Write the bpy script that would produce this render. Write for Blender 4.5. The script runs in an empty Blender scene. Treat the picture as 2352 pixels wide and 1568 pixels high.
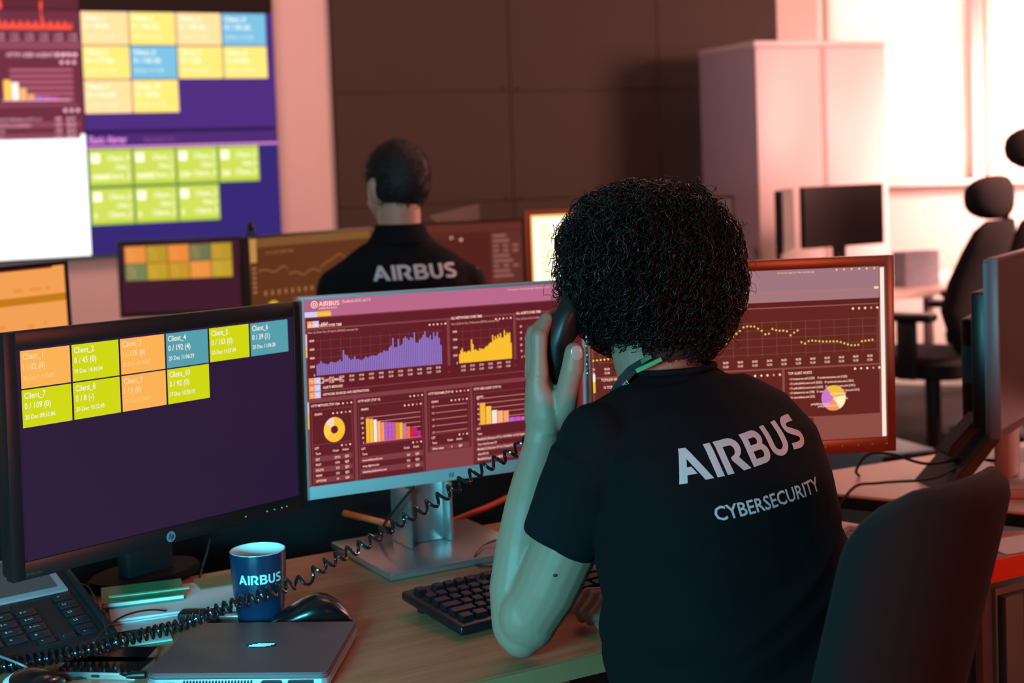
import bpy, bmesh, math, random
import numpy as np
from mathutils import Vector, Matrix, noise
from mathutils.bvhtree import BVHTree
random.seed(7); rng = np.random.default_rng(11)
scene = bpy.context.scene
COL = scene.collection
PI = math.pi
V = Vector

def lin(c):
    c = c / 255.0
    return c / 12.92 if c <= .04045 else ((c + .055) / 1.055) ** 2.4
def rgb(r, g, b):
    return (lin(r), lin(g), lin(b), 1.0)

# ------------------------------------------------------------------ camera
CAM = V((0, 0, 1.39))
pitch, rho = math.radians(3.0), .036
fw = V((0, math.cos(pitch), -math.sin(pitch)))
r0, u0 = V((1, 0, 0)), V((0, math.sin(pitch), math.cos(pitch)))
rr = r0 * math.cos(rho) - u0 * math.sin(rho)
uu = r0 * math.sin(rho) + u0 * math.cos(rho)
cd = bpy.data.cameras.new('camera'); cam = bpy.data.objects.new('camera', cd); COL.objects.link(cam)
cd.sensor_width = 36.0; cd.lens = 3267 / 2352 * 36; cd.shift_y = -233 / 2352
cd.clip_start = .05; cd.clip_end = 80
Mx = Matrix((rr, uu, -fw)).transposed().to_4x4(); Mx.translation = CAM
cam.matrix_world = Mx
cd.dof.use_dof = True; cd.dof.focus_distance = 1.92; cd.dof.aperture_fstop = 4.6
scene.camera = cam
scene.view_settings.view_transform = 'Standard'; scene.view_settings.look = 'None'
scene.view_settings.exposure = 0.0; scene.view_settings.gamma = 1.0
scene.view_settings.use_curve_mapping = False

# ------------------------------------------------------------------ daylight, lamps and added fill lights
w = bpy.data.worlds.new('overcast_sky'); scene.world = w; w.use_nodes = True
w.node_tree.nodes['Background'].inputs[0].default_value = (1.0, .78, .70, 1)
w.node_tree.nodes['Background'].inputs[1].default_value = 12.0

def area(name, loc, target, size, power, color, sy=None, spread=180):
    l = bpy.data.lights.new(name, 'AREA'); l.energy = power; l.color = color
    l.shape = 'RECTANGLE'; l.size = size; l.size_y = sy or size; l.spread = math.radians(spread)
    o = bpy.data.objects.new(name, l); COL.objects.link(o); o.location = loc
    o.rotation_euler = (V(target) - V(loc)).to_track_quat('-Z', 'Y').to_euler()
    return o
area('teal_lamp', (-1.15, -.15, 1.28), (.1, 1.9, .98), .42, 48, (.17, .72, .88))
area('window_side_lamp', (3.5, 5.5, 2.12), (.6, 7.4, 1.3), .75, 150, (1.0, .44, .37))
area('window_bay_fill', (3.3, 6.9, 2.4), (2.95, 8.2, .9), .7, 62, (1.0, .62, .52), spread=85)  # added fill, brightens the wall and desk below the window
area('teal_side_fill', (-.50, .80, 1.04), (-.52, 2.1, .76), .16, 3.0, (.06, .72, .95), spread=70)  # added fill just outside the view, turns the papers cyan
area('back_warm_fill', (-1.2, 5.2, 2.85), (-1.4, 7.4, 1.0), 1.2, 60, (1.0, .42, .33))  # unseen fill added to warm the back of the room
area('right_warm_lamp', (2.1, .1, 1.35), (.6, 2.3, .95), .7, 27, (1.0, .13, .05))
area('desk_warm_fill', (.4, 3.6, 2.85), (-.1, 2.2, .73), 1.0, 14, (1.0, .42, .32))  # unseen fill added to warm the desk from above

# ------------------------------------------------------------------ materials
MATS = {}
def mat(name, color, rough=.5, metal=0.0, emit=None, estr=1.0, coat=0.0, spec=.5, sheen=0.0, nscale=0, namt=0.0, bump=0.0, bscale=200, sss=0.0, trans=0.0):
    if name in MATS: return MATS[name]
    m = bpy.data.materials.new(name); m.use_nodes = True; nt = m.node_tree
    b = nt.nodes['Principled BSDF']
    b.inputs['Base Color'].default_value = color
    b.inputs['Roughness'].default_value = rough; b.inputs['Metallic'].default_value = metal
    b.inputs['Coat Weight'].default_value = coat; b.inputs['Specular IOR Level'].default_value = spec
    b.inputs['Sheen Weight'].default_value = sheen
    if trans: b.inputs['Transmission Weight'].default_value = trans
    if sss:
        b.inputs['Subsurface Weight'].default_value = sss
        b.inputs['Subsurface Radius'].default_value = (1, .35, .2); b.inputs['Subsurface Scale'].default_value = .006
    if emit is not None:
        b.inputs['Emission Color'].default_value = emit; b.inputs['Emission Strength'].default_value = estr
    tc = None
    if nscale or bump:
        tc = nt.nodes.new('ShaderNodeTexCoord')
    if nscale:
        n = nt.nodes.new('ShaderNodeTexNoise'); n.inputs['Scale'].default_value = nscale; n.inputs['Detail'].default_value = 5
        nt.links.new(tc.outputs['Object'], n.inputs['Vector'])
        mx = nt.nodes.new('ShaderNodeMix'); mx.data_type = 'RGBA'
        mx.inputs['A'].default_value = tuple(c * (1 - namt) for c in color[:3]) + (1,)
        mx.inputs['B'].default_value = tuple(min(1, c * (1 + namt)) for c in color[:3]) + (1,)
        nt.links.new(n.outputs['Fac'], mx.inputs['Factor']); nt.links.new(mx.outputs['Result'], b.inputs['Base Color'])
    if bump:
        n2 = nt.nodes.new('ShaderNodeTexNoise'); n2.inputs['Scale'].default_value = bscale; n2.inputs['Detail'].default_value = 3
        nt.links.new(tc.outputs['Object'], n2.inputs['Vector'])
        bp = nt.nodes.new('ShaderNodeBump'); bp.inputs['Strength'].default_value = bump; bp.inputs['Distance'].default_value = .002
        nt.links.new(n2.outputs['Fac'], bp.inputs['Height']); nt.links.new(bp.outputs['Normal'], b.inputs['Normal'])
    MATS[name] = m
    return m
def glow(r, g, b, s=1.0):
    """light given off by a patch of a lit screen"""
    k = 'glow_%d_%d_%d_%d' % (r, g, b, int(s * 100))
    if k in MATS: return MATS[k]
    m = bpy.data.materials.new(k); m.use_nodes = True; nt = m.node_tree
    bs = nt.nodes['Principled BSDF']; bs.inputs['Base Color'].default_value = (.004, .004, .004, 1)
    bs.inputs['Roughness'].default_value = .55
    bs.inputs['Specular IOR Level'].default_value = .06
    bs.inputs['Emission Color'].default_value = rgb(r, g, b); bs.inputs['Emission Strength'].default_value = s
    MATS[k] = m
    return m

# ------------------------------------------------------------------ mesh building
class MB:
    def __init__(s): s.v = []; s.f = []; s.m = []
    def add(s, vs, fs, m=0):
        o = len(s.v); s.v.extend([V(x) for x in vs]); s.f.extend([tuple(i + o for i in f) for f in fs]); s.m.extend([m] * len(fs)); return s
    def box(s, x0, x1, y0, y1, z0, z1, bev=0.0, seg=2, m=0, M=None):
        bm = bmesh.new(); bmesh.ops.create_cube(bm, size=1)
        for v in bm.verts: v.co = V(((x0 + x1) / 2 + v.co.x * (x1 - x0), (y0 + y1) / 2 + v.co.y * (y1 - y0), (z0 + z1) / 2 + v.co.z * (z1 - z0)))
        if bev: bmesh.ops.bevel(bm, geom=bm.edges[:], offset=bev, segments=seg, affect='EDGES', profile=.5)
        s.bm(bm, m, M); return s
    def bm(s, bm, m=0, M=None):
        bm.verts.index_update()
        s.add([(M @ v.co if M else v.co.copy()) for v in bm.verts], [[v.index for v in f.verts] for f in bm.faces], m); bm.free()
    def rprism(s, w, h, y0, y1, r=.005, seg=5, m=0, M=None, bev=0.0, cx=0, cz=0):
        """rounded rectangle in XZ, extruded along Y"""
        pts = []
        for (sx, sz, a0) in ((1, 1, 0), (-1, 1, 90), (-1, -1, 180), (1, -1, 270)):
            for k in range(seg + 1):
                a = math.radians(a0 + 90 * k / seg)
                pts.append((cx + sx * (w / 2 - r) + r * math.cos(a), cz + sz * (h / 2 - r) + r * math.sin(a)))
        s.prism(pts, y0, y1, m, M, bev)
        return s
    def prism(s, pts, y0, y1, m=0, M=None, bev=0.0, axis='y'):
        bm = bmesh.new()
        def P(a, b, c):
            return V((a, c, b)) if axis == 'y' else V((a, b, c)) if axis == 'z' else V((c, a, b))
        vs = [bm.verts.new(P(a, b, y0)) for a, b in pts]; f = bm.faces.new(vs)
        ex = bmesh.ops.extrude_face_region(bm, geom=[f])
        d = P(0, 0, y1 - y0)
        for e in ex['geom']:
            if isinstance(e, bmesh.types.BMVert): e.co += d
        bmesh.ops.recalc_face_normals(bm, faces=bm.faces[:])
        if bev:
            ed = [e for e in bm.edges if len(e.link_faces) == 2 and e.calc_face_angle() > .9]
            bmesh.ops.bevel(bm, geom=ed, offset=bev, segments=2, affect='EDGES')
        s.bm(bm, m, M); return s
    def tube(s, pts, rad, n=8, caps=True, m=0):
        pts = [V(p) for p in pts]; N = len(pts)
        if not hasattr(rad, '__len__'): rad = [rad] * N
        T = []
        for i in range(N):
            t = pts[min(i + 1, N - 1)] - pts[max(i - 1, 0)]
            T.append(t.normalized() if t.length > 1e-9 else V((0, 0, 1)))
        a = T[0].orthogonal().normalized(); vs = []; fs = []
        for i in range(N):
            a = (a - T[i] * a.dot(T[i])).normalized(); b = T[i].cross(a)
            for k in range(n):
                th = 2 * PI * k / n; vs.append(pts[i] + (a * math.cos(th) + b * math.sin(th)) * rad[i])
        for i in range(N - 1):
            for k in range(n): fs.append((i * n + k, i * n + (k + 1) % n, (i + 1) * n + (k + 1) % n, (i + 1) * n + k))
        if caps: fs.append(tuple(range(n - 1, -1, -1))); fs.append(tuple((N - 1) * n + k for k in range(n)))
        s.add(vs, fs, m); return s
    def loft(s, rings, n=24, p=2.0, m=0):
        """rings of (centre, half-axis a, half-axis b[, exponent])"""
        vs = []; fs = []
        for rg in rings:
            c, a, b = V(rg[0]), V(rg[1]), V(rg[2]); q = rg[3] if len(rg) > 3 else p
            for k in range(n):
                th = 2 * PI * k / n; cc, ss = math.cos(th), math.sin(th)
                vs.append(c + a * math.copysign(abs(cc) ** (2 / q), cc) + b * math.copysign(abs(ss) ** (2 / q), ss))
        for i in range(len(rings) - 1):
            for k in range(n): fs.append((i * n + k, i * n + (k + 1) % n, (i + 1) * n + (k + 1) % n, (i + 1) * n + k))
        fs.append(tuple(range(n - 1, -1, -1))); fs.append(tuple((len(rings) - 1) * n + k for k in range(n)))
        s.add(vs, fs, m); return s
    def lathe(s, prof, n=32, c=(0, 0, 0), m=0, cap=True):
        vs = []; fs = []; c = V(c)
        for r, z in prof:
            for k in range(n): th = 2 * PI * k / n; vs.append(c + V((r * math.cos(th), r * math.sin(th), z)))
        for i in range(len(prof) - 1):
            for k in range(n): fs.append((i * n + k, i * n + (k + 1) % n, (i + 1) * n + (k + 1) % n, (i + 1) * n + k))
        if cap and prof[0][0] > 1e-6: fs.append(tuple(range(n - 1, -1, -1)))
        if cap and prof[-1][0] > 1e-6: fs.append(tuple((len(prof) - 1) * n + k for k in range(n)))
        s.add(vs, fs, m); return s
    def blob(s, c, rx, ry, rz, A=None, nu=20, nv=12, m=0, p=2.0):
        """ellipsoid; A = 3x3 whose columns are its axes"""
        c = V(c); A = A or Matrix.Identity(3); vs = []; fs = []
        def sp(x): return math.copysign(abs(x) ** (2 / p), x)
        vs.append(c + A @ V((0, 0, -rz)))
        for i in range(1, nv):
            ph = -PI / 2 + PI * i / nv
            for k in range(nu):
                th = 2 * PI * k / nu
                vs.append(c + A @ V((rx * sp(math.cos(ph)) * sp(math.cos(th)), ry * sp(math.cos(ph)) * sp(math.sin(th)), rz * sp(math.sin(ph)))))
        vs.append(c + A @ V((0, 0, rz)))
        for k in range(nu): fs.append((0, 1 + (k + 1) % nu, 1 + k))
        for i in range(nv - 2):
            for k in range(nu): fs.append((1 + i * nu + k, 1 + i * nu + (k + 1) % nu, 1 + (i + 1) * nu + (k + 1) % nu, 1 + (i + 1) * nu + k))
        L = len(vs) - 1; o = 1 + (nv - 2) * nu
        for k in range(nu): fs.append((o + k, o + (k + 1) % nu, L))
        s.add(vs, fs, m); return s
    def limb(s, pts, rad, n=14):
        """tapered limb: tube through joints with a ball at each"""
        P = [V(p) for p in pts]
        s.tube(P, rad, n)
        for p, r in zip(P, rad): s.blob(p, r, r, r, nu=n, nv=8)
        return s
    def xf(s, M):
        s.v = [M @ v for v in s.v]; return s
    def mesh(s, name, mats):
        me = bpy.data.meshes.new(name); me.from_pydata([tuple(v) for v in s.v], [], s.f)
        for m in mats: me.materials.append(m)
        if len(mats) > 1: me.polygons.foreach_set('material_index', s.m)
        me.update(); return me

def shade(me, ang=35):
    me.polygons.foreach_set('use_smooth', [True] * len(me.polygons))
    try: me.set_sharp_from_angle(angle=math.radians(ang))
    except Exception: pass
def props(o, label=None, cat=None, group=None, kind=None):
    if label: o['label'] = label
    if cat: o['category'] = cat
    if group: o['group'] = group
    if kind: o['kind'] = kind
    return o
def obj(name, mb, mats, parent=None, label=None, cat=None, group=None, kind=None, ang=35, world=False):
    if not isinstance(mats, (list, tuple)): mats = [mats]
    if world and parent is not None:
        inv = worldmat(parent).inverted(); mb.xf(inv)
    me = mb.mesh(name, mats) if isinstance(mb, MB) else mb
    shade(me, ang)
    o = bpy.data.objects.new(name, me); COL.objects.link(o)
    if parent is not None: o.parent = parent
    return props(o, label, cat, group, kind)
def worldmat(o):
    M = Matrix.LocRotScale(o.location, o.rotation_euler, o.scale)
    return worldmat(o.parent) @ M if o.parent else M
def thing(name, label, cat, loc=(0, 0, 0), rz=0.0, group=None):
    o = bpy.data.objects.new(name, None); COL.objects.link(o); o.location = loc; o.rotation_euler = (0, 0, rz)
    o.empty_display_size = .05
    return props(o, label, cat, group)
def single(name, label, cat, mb, mats, loc=(0, 0, 0), rz=0.0, group=None, ang=35, world=False):
    o = obj(name, mb, mats, None, label, cat, group, ang=ang)
    if world:
        M = Matrix.LocRotScale(V(loc), Matrix.Rotation(rz, 3, 'Z').to_euler(), None)
        o.data.transform(M.inverted())
    o.location = loc; o.rotation_euler = (0, 0, rz)
    return o
def panelM(c, yaw, tilt=0, roll=0):
    return Matrix.Translation(V(c)) @ Matrix.Rotation(yaw, 4, 'Z') @ Matrix.Rotation(tilt, 4, 'X') @ Matrix.Rotation(roll, 4, 'Y')

def remesh(mb, vox, it=4, fac=.5):
    me = mb.mesh('tmp', []); o = bpy.data.objects.new('tmp', me); COL.objects.link(o)
    r = o.modifiers.new('r', 'REMESH'); r.mode = 'VOXEL'; r.voxel_size = vox; r.adaptivity = 0
    if it:
        sm = o.modifiers.new('s', 'SMOOTH'); sm.factor = fac; sm.iterations = it
    dg = bpy.context.evaluated_depsgraph_get(); dg.update()
    out = bpy.data.meshes.new_from_object(o.evaluated_get(dg))
    bpy.data.objects.remove(o); bpy.data.meshes.remove(me)
    out.materials.clear()
    return out

# ------------------------------------------------------------------ flat lettering and shapes
def fill2d(loops):
    """filled outline(s) with holes -> (verts2d, faces)"""
    cu = bpy.data.curves.new('c', 'CURVE'); cu.dimensions = '2D'; cu.fill_mode = 'BOTH'
    for lp in loops:
        s = cu.splines.new('POLY'); s.points.add(len(lp) - 1)
        for p, q in zip(s.points, lp): p.co = (q[0], q[1], 0, 1)
        s.use_cyclic_u = True
    return _cmesh(cu)
def _cmesh(cu):
    o = bpy.data.objects.new('c', cu); COL.objects.link(o)
    dg = bpy.context.evaluated_depsgraph_get(); dg.update()
    me = bpy.data.meshes.new_from_object(o.evaluated_get(dg))
    vs = [(v.co.x, v.co.y) for v in me.vertices]; fs = [tuple(p.vertices) for p in me.polygons]
    # keep the front side once
    keep = []; seen = set()
    for f in fs:
        k = tuple(sorted((round(vs[i][0], 6), round(vs[i][1], 6)) for i in f))
        if k in seen: continue
        seen.add(k)
        a = sum(vs[f[i]][0] * vs[f[(i + 1) % len(f)]][1] - vs[f[(i + 1) % len(f)]][0] * vs[f[i]][1] for i in range(len(f)))
        if abs(a) < 1e-14: continue
        keep.append(f if a > 0 else f[::-1])
    bpy.data.objects.remove(o); bpy.data.meshes.remove(me); bpy.data.curves.remove(cu)
    return vs, keep
_tc = {}
def text2d(s, size=1.0, bold=0.0, sq=1.0, align='L', res=2):
    """lettering with cap height = size"""
    k = (s, bold, res)
    if k not in _tc:
        cu = bpy.data.curves.new('t', 'FONT'); cu.body = s; cu.size = 1.0; cu.offset = bold; cu.resolution_u = res
        cu.fill_mode = 'BOTH'
        vs, fs = _cmesh(cu); _tc[k] = (vs, fs)
    vs, fs = _tc[k]
    if not vs: return [], []
    c = size / .70
    x1 = max(v[0] for v in vs); x0 = min(v[0] for v in vs)
    off = {'L': x0, 'R': x1, 'C': (x0 + x1) / 2}[align]
    return [((x - off) * c * sq, y * c) for x, y in vs], fs
def arc(cx, cy, rx, ry, a0, a1, n=10):
    return [(cx + rx * math.cos(math.radians(a0 + (a1 - a0) * k / n)), cy + ry * math.sin(math.radians(a0 + (a1 - a0) * k / n))) for k in range(n + 1)]
def stroke(pts, w):
    L = []; R = []
    for i, p in enumerate(pts):
        a = V(pts[max(i - 1, 0)]); b = V(pts[min(i + 1, len(pts) - 1)]); t = (b - a).normalized(); nrm = V((-t.y, t.x))
        L.append(tuple(V(p) + nrm * w / 2)); R.append(tuple(V(p) - nrm * w / 2))
    return L + R[::-1]
_logo = None
def logo2d(h, sq=1.0):
    """the six letter company wordmark, cap height h, origin at its lower left"""
    global _logo
    if _logo is None:
        parts = []; x = 0
        A = [[(0, 0), (.37, 1), (.57, 1), (.98, 0), (.73, 0), (.463, .68), (.375, .44), (.50, .44), (.585, .22), (.295, .22), (.215, 0)]]
        I = [[(0, 0), (0, 1), (.215, 1), (.215, 0)]]
        R = [[(0, 0), (0, 1), (.42, 1)] + arc(.45, .68, .33, .32, 80, -62, 10) + [(.84, 0), (.56, 0), (.33, .36), (.33, .45), (.44, .49)] + arc(.43, .645, .125, .155, -80, 80, 8) + [(.215, .80), (.215, 0)]]
        B = [[(0, 0), (0, 1), (.45, 1)] + arc(.47, .745, .27, .255, 85, -45, 8) + arc(.50, .295, .30, .295, 50, -85, 10) + [(.48, 0)],
             [(.215, .81), (.215, .61), (.42, .61)] + arc(.43, .71, .085, .10, -80, 80, 6) + [(.42, .81)],
             [(.215, .42), (.215, .19), (.46, .19)] + arc(.47, .305, .10, .115, -80, 80, 6) + [(.46, .42)]]
        U = [[(0, 1), (0, .38)] + arc(.385, .37, .385, .37, 180, 360, 16) + [(.77, 1), (.555, 1), (.555, .38)] + arc(.385, .37, .17, .18, 0, -180, 10) + [(.215, 1)]]
        S = [stroke([(.66, .87), (.50, .895), (.34, .90)] + arc(.31, .735, .20, .165, 95, 250, 8) + arc(.40, .275, .21, .175, 60, -85, 8) + [(.30, .10), (.04, .13)], .2)]
        for g, wd in ((A, .98), (I, .215), (R, .84), (B, .80), (U, .77), (S, .72)):
            vs, fs = fill2d(g); parts.append(([(a + x, b) for a, b in vs], fs)); x += wd + .10
        _logo = parts
    vs = []; fs = []
    for a, b in _logo:
        o = len(vs); vs += [(p[0] * h * sq, p[1] * h) for p in a]; fs += [tuple(i + o for i in f) for f in b]
    return vs, fs
LOGO_W = .98 + .215 + .84 + .80 + .77 + .72 + .5

class Sheet:
    """flat printed or lit content on a panel: local x right, z up, facing -y; millimetres in, metres out"""
    def __init__(s, y=0.0): s.mb = MB(); s.mats = []; s.y = y; s.k = 0
    def mi(s, m):
        if m not in s.mats: s.mats.append(m)
        return s.mats.index(m)
    def poly(s, vs, fs, m, lay):
        y = s.y - lay * .00012
        s.mb.add([(a / 1000, y, b / 1000) for a, b in vs], [f for f in fs], s.mi(m)); return s
    def rect(s, x0, z0, x1, z1, m, lay=1):
        return s.poly([(x0, z0), (x1, z0), (x1, z1), (x0, z1)], [(0, 1, 2, 3)], m, lay)
    def text(s, t, x, z, h, m, lay=4, bold=.0, sq=1.0, align='L'):
        vs, fs = text2d(t, h, bold, sq, align)
        return s.poly([(a + x, b + z) for a, b in vs], fs, m, lay)
    def dot(s, x, z, r, m, lay=4, n=8):
        return s.poly([(x + r * math.cos(2 * PI * k / n), z + r * math.sin(2 * PI * k / n)) for k in range(n)], [tuple(range(n))], m, lay)
    def build(s, name, parent, M=None, label=None):
        if M is not None: s.mb.xf(M)
        return obj(name, s.mb, s.mats, parent, label)
# ================================================================== the room
m_wall = mat('wall_paint', rgb(205, 190, 186), .75, nscale=3, namt=.03)
m_dark = mat('dark_cladding', rgb(56, 45, 40), .85, nscale=60, namt=.12, bump=.15, bscale=600)
m_joint = mat('cladding_joint', rgb(42, 32, 28), .9)
m_floor = mat('grey_carpet', rgb(46, 44, 46), .95, nscale=250, namt=.35, bump=.4, bscale=500)
m_ceil = mat('ceiling_tile', rgb(180, 175, 172), .9)
m_white = mat('white_lacquer', rgb(225, 220, 218), .45)
m_alu = mat('window_frame_paint', rgb(205, 176, 168), .5)
m_black = mat('black_plastic', rgb(20, 19, 21), .38)
m_blackm = mat('matt_black_plastic', rgb(16, 16, 18), .6)
m_gloss = mat('glossy_black_plastic', rgb(15, 13, 14), .16, coat=.3)

def struct(name, mb, m, label=None, parent=None):
    return obj(name, mb, m, parent, label, kind='structure')
WA = math.radians(26); Wd = V((math.cos(WA), math.sin(WA), 0)); Wn = V((math.sin(WA), -math.cos(WA), 0))
WP = V((-1.18, 7.15, 0))                       # right end of the video wall, on the back wall
MW = Matrix.Translation(WP) @ Matrix.Rotation(WA, 4, 'Z')   # back-wall frame: x along the wall, y into the wall
HC = 3.0
struct('wall_back', MB().box(-3.6, 3.42, 0, .12, 0, HC).xf(MW), m_wall, 'pale wall behind the video wall')
# dark cladding of big panels with soft joints and round fixings, 0.32 .. 3.10 along the wall
cl = MB(); J = [.32, 1.32, 2.26, 3.10]; ZJ = [0.02, .62, 1.20, 1.79, 2.38, 2.97]
for a, b in zip(J, J[1:]):
    for c, d in zip(ZJ, ZJ[1:]):
        cl.box(a + .003, b - .003, -.03, -.0005, c + .003, d - .003, .002, 1)
cl.box(J[0], J[-1], -.024, -.0005, .02, 2.97, m=1)
for a in J[1:-1]:
    for c in ZJ[1:-1]:
        for dx in (-.045, .0, .045):
            cl.blob((a + dx, -.031, c + .015), .010, .004, .010, m=1, nu=10, nv=6)
obj('trim_1', cl.xf(MW), [m_dark, m_joint], None, 'dark brown panelled cladding on the back wall', kind='structure')
# window wall
CWp = WP + Wd * 3.42
WB = math.radians(-24); MB2 = Matrix.Translation(CWp) @ Matrix.Rotation(WB, 4, 'Z')
wz0, wz1 = 1.215, 2.85
wins = [(.0, .885), (.94, 2.3)]
ww = MB()
ww.box(-.06, 4.2, 0, .25, 0, wz0); ww.box(-.06, 4.2, 0, .25, wz1, HC); ww.box(-.06, .0, 0, .25, wz0, wz1)
ww.box(.885, .94, 0, .25, wz0, wz1); ww.box(2.3, 4.2, 0, .25, wz0, wz1)
struct('wall_window_side', ww.xf(MB2), m_wall, 'pale wall below and beside the windows')
m_glass = mat('window_glass', (1, 1, 1, 1), .02, trans=1.0)
m_slat = bpy.data.materials.new('blind_slat'); m_slat.use_nodes = True
nt = m_slat.node_tree; nt.nodes.clear()
o_ = nt.nodes.new('ShaderNodeOutputMaterial'); d_ = nt.nodes.new('ShaderNodeBsdfDiffuse'); t_ = nt.nodes.new('ShaderNodeBsdfTranslucent'); mx_ = nt.nodes.new('ShaderNodeMixShader')
d_.inputs[0].default_value = (.85, .78, .75, 1); t_.inputs[0].default_value = (.95, .86, .82, 1); mx_.inputs[0].default_value = .55
nt.links.new(d_.outputs[0], mx_.inputs[1]); nt.links.new(t_.outputs[0], mx_.inputs[2]); nt.links.new(mx_.outputs[0], o_.inputs[0])
for i, (a, b) in enumerate(wins):
    fr = obj('window_%d' % (i + 1), MB().box(a, b, .16, .20, wz0, wz0 + .05).box(a, b, .16, .20, wz1 - .05, wz1).box(a, a + .05, .16, .20, wz0 + .05, wz1 - .05).box(b - .05, b, .16, .20, wz0 + .05, wz1 - .05).xf(MB2), m_alu, None, 'window frame behind the %s blind' % ('wide left' if i == 0 else 'right hand'), kind='structure')
    obj('pane', MB().box(a + .05, b - .05, .178, .182, wz0 + .05, wz1 - .05).xf(MB2), m_glass, fr)
    n = 62; sl = MB(); x0, x1 = a + (.045 if i == 0 else .022), b - .002
    for k in range(n):
        z = wz0 + .02 + (wz1 - wz0 - .07) * k / n; hw = .0145
        c_, s_ = math.cos(math.radians(62)) * hw, math.sin(math.radians(62)) * hw
        sl.add([(x0, .07 - c_, z - s_), (x1, .07 - c_, z - s_), (x1, .07 + c_, z + s_), (x0, .07 + c_, z + s_),
                (x0, .0703 - c_, z - s_ - .0004), (x1, .0703 - c_, z - s_ - .0004), (x1, .0703 + c_, z + s_ - .0004), (x0, .0703 + c_, z + s_ - .0004)],
               [(0, 1, 2, 3), (7, 6, 5, 4), (0, 4, 5, 1), (2, 6, 7, 3)])
    bl = thing('venetian_blind', ['lowered white venetian blind glowing in the wide window behind the white cabinet', 'lowered white venetian blind at the right frame edge beyond the window post'][i], 'blind', MB2 @ V((a, 0, wz0)), WB, 'venetian blinds in the windows')
    obj('slats', sl.xf(MB2), m_slat, bl, world=True)
    obj('head_rail', MB().box(x0, x1, .045, .095, wz1 - .05, wz1 - .01, .004).xf(MB2), m_white, bl, world=True)
    cd_ = MB()
    for xx in (x0 + .08, (x0 + x1) / 2, x1 - .08): cd_.tube([(xx, .052, wz0 + .02), (xx, .052, wz1 - .04)], .0012, 5)
    obj('ladder_cords', cd_.xf(MB2), m_white, bl, world=True)
struct('trim_2', MB().box(-.05, 4.2, -.05, .0, wz0 - .035, wz0, .006).xf(MB2), m_white, 'window sill')
# the remaining shell
A = MW @ V((-3.6, 0, 0)); B = MB2 @ V((4.2, 0, 0))
def wallseg(name, p, q, label):
    p = V((p[0], p[1], 0)); q = V((q[0], q[1], 0)); d = q - p; L = d.length; a = math.atan2(d.y, d.x)
    struct(name, MB().box(0, L, 0, .12, 0, HC).xf(Matrix.Translation(p) @ Matrix.Rotation(a, 4, 'Z')), m_wall, label)
wallseg('wall_left', (A.x, -2.2), (A.x, A.y + .1), 'left wall of the room')
wallseg('wall_right', (B.x, B.y + .1), (B.x, -2.2), 'right wall of the room')
wallseg('wall_front', (B.x, -2.2), (A.x, -2.2), 'wall behind the camera')
fl = MB(); ringp = [(A.x - .1, -2.3), (B.x + .1, -2.3), (B.x + .1, 10.5), (A.x - .1, 10.5)]
struct('floor', MB().prism(ringp, -.1, 0, axis='z'), m_floor, 'dark carpet floor')
struct('ceiling', MB().prism(ringp, HC, HC + .1, axis='z'), m_ceil, 'ceiling')

# ------------------------------------------------------------------ video wall: 2 columns x 3 rows of displays
PW, PH = .925, .571
def disp(ix, iz, label):
    """ix 0 = right column, 1 = left; iz 0 = bottom. returns thing and wall-frame panel matrix"""
    cx = -PW / 2 - ix * PW; cz = 1.039 + PH / 2 + iz * PH
    M = MW @ Matrix.Translation((cx, -.09, cz))
    t = thing('wall_display', label, 'screen', M @ V((0, 0, 0)), WA, 'displays of the video wall')
    obj('housing', MB().box(-PW / 2 + .001, PW / 2 - .001, .003, .085, -PH / 2 + .001, PH / 2 - .001, .004).xf(M), m_blackm, t, world=True)
    return t, M
def dsheet(t, M, fn):
    s = Sheet(); fn(s); s.mb.xf(M); s.mb.xf(worldmat(t).inverted()); obj('screen', s.mb, s.mats, t)
W2, H2 = PW * 500 - 2, PH * 500 - 2      # half sizes in mm
# right column, upper: client tiles
def tiles(s, x0, z0, dx, dz, grid, gap=6):
    for r, row in enumerate(grid):
        for c, col in enumerate(row):
            if col is None: continue
            a = x0 + c * dx; b = z0 - r * dz
            s.rect(a, b - dz + gap, a + dx - gap, b, col, 2)
            s.text('Client_%d' % (r * len(row) + c + 1), a + dx * .06, b - dz * .24, dz * .13, glow(255, 250, 240, 1.3), 3, .01)
            s.text('0 / %d (0)' % (13 * (c + 3) * (r + 2) % 190), a + dx * .06, b - dz * .48, dz * .13, glow(255, 250, 240, 1.3), 3, .01)
            s.text('20 Dec 11:1%d:28' % c, a + dx * .06, b - dz * .76, dz * .09, glow(255, 250, 240, 1.1), 3, .0)
yl, pe, cy = glow(255, 226, 120, 1.15), glow(255, 214, 150, 1.2), glow(120, 190, 222, 1.1)
def f_ru(s):
    s.rect(-W2, -H2, W2, H2, glow(76, 44, 128, 1.0), 0)
    tiles(s, -W2 + 2, H2 - 2, 222, 160, [[pe, yl, pe, cy], [yl, cy, yl, yl], [pe, yl, None, None]])
    s.rect(-W2, -H2, W2, -H2 + 14, glow(48, 26, 92), 1)
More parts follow.
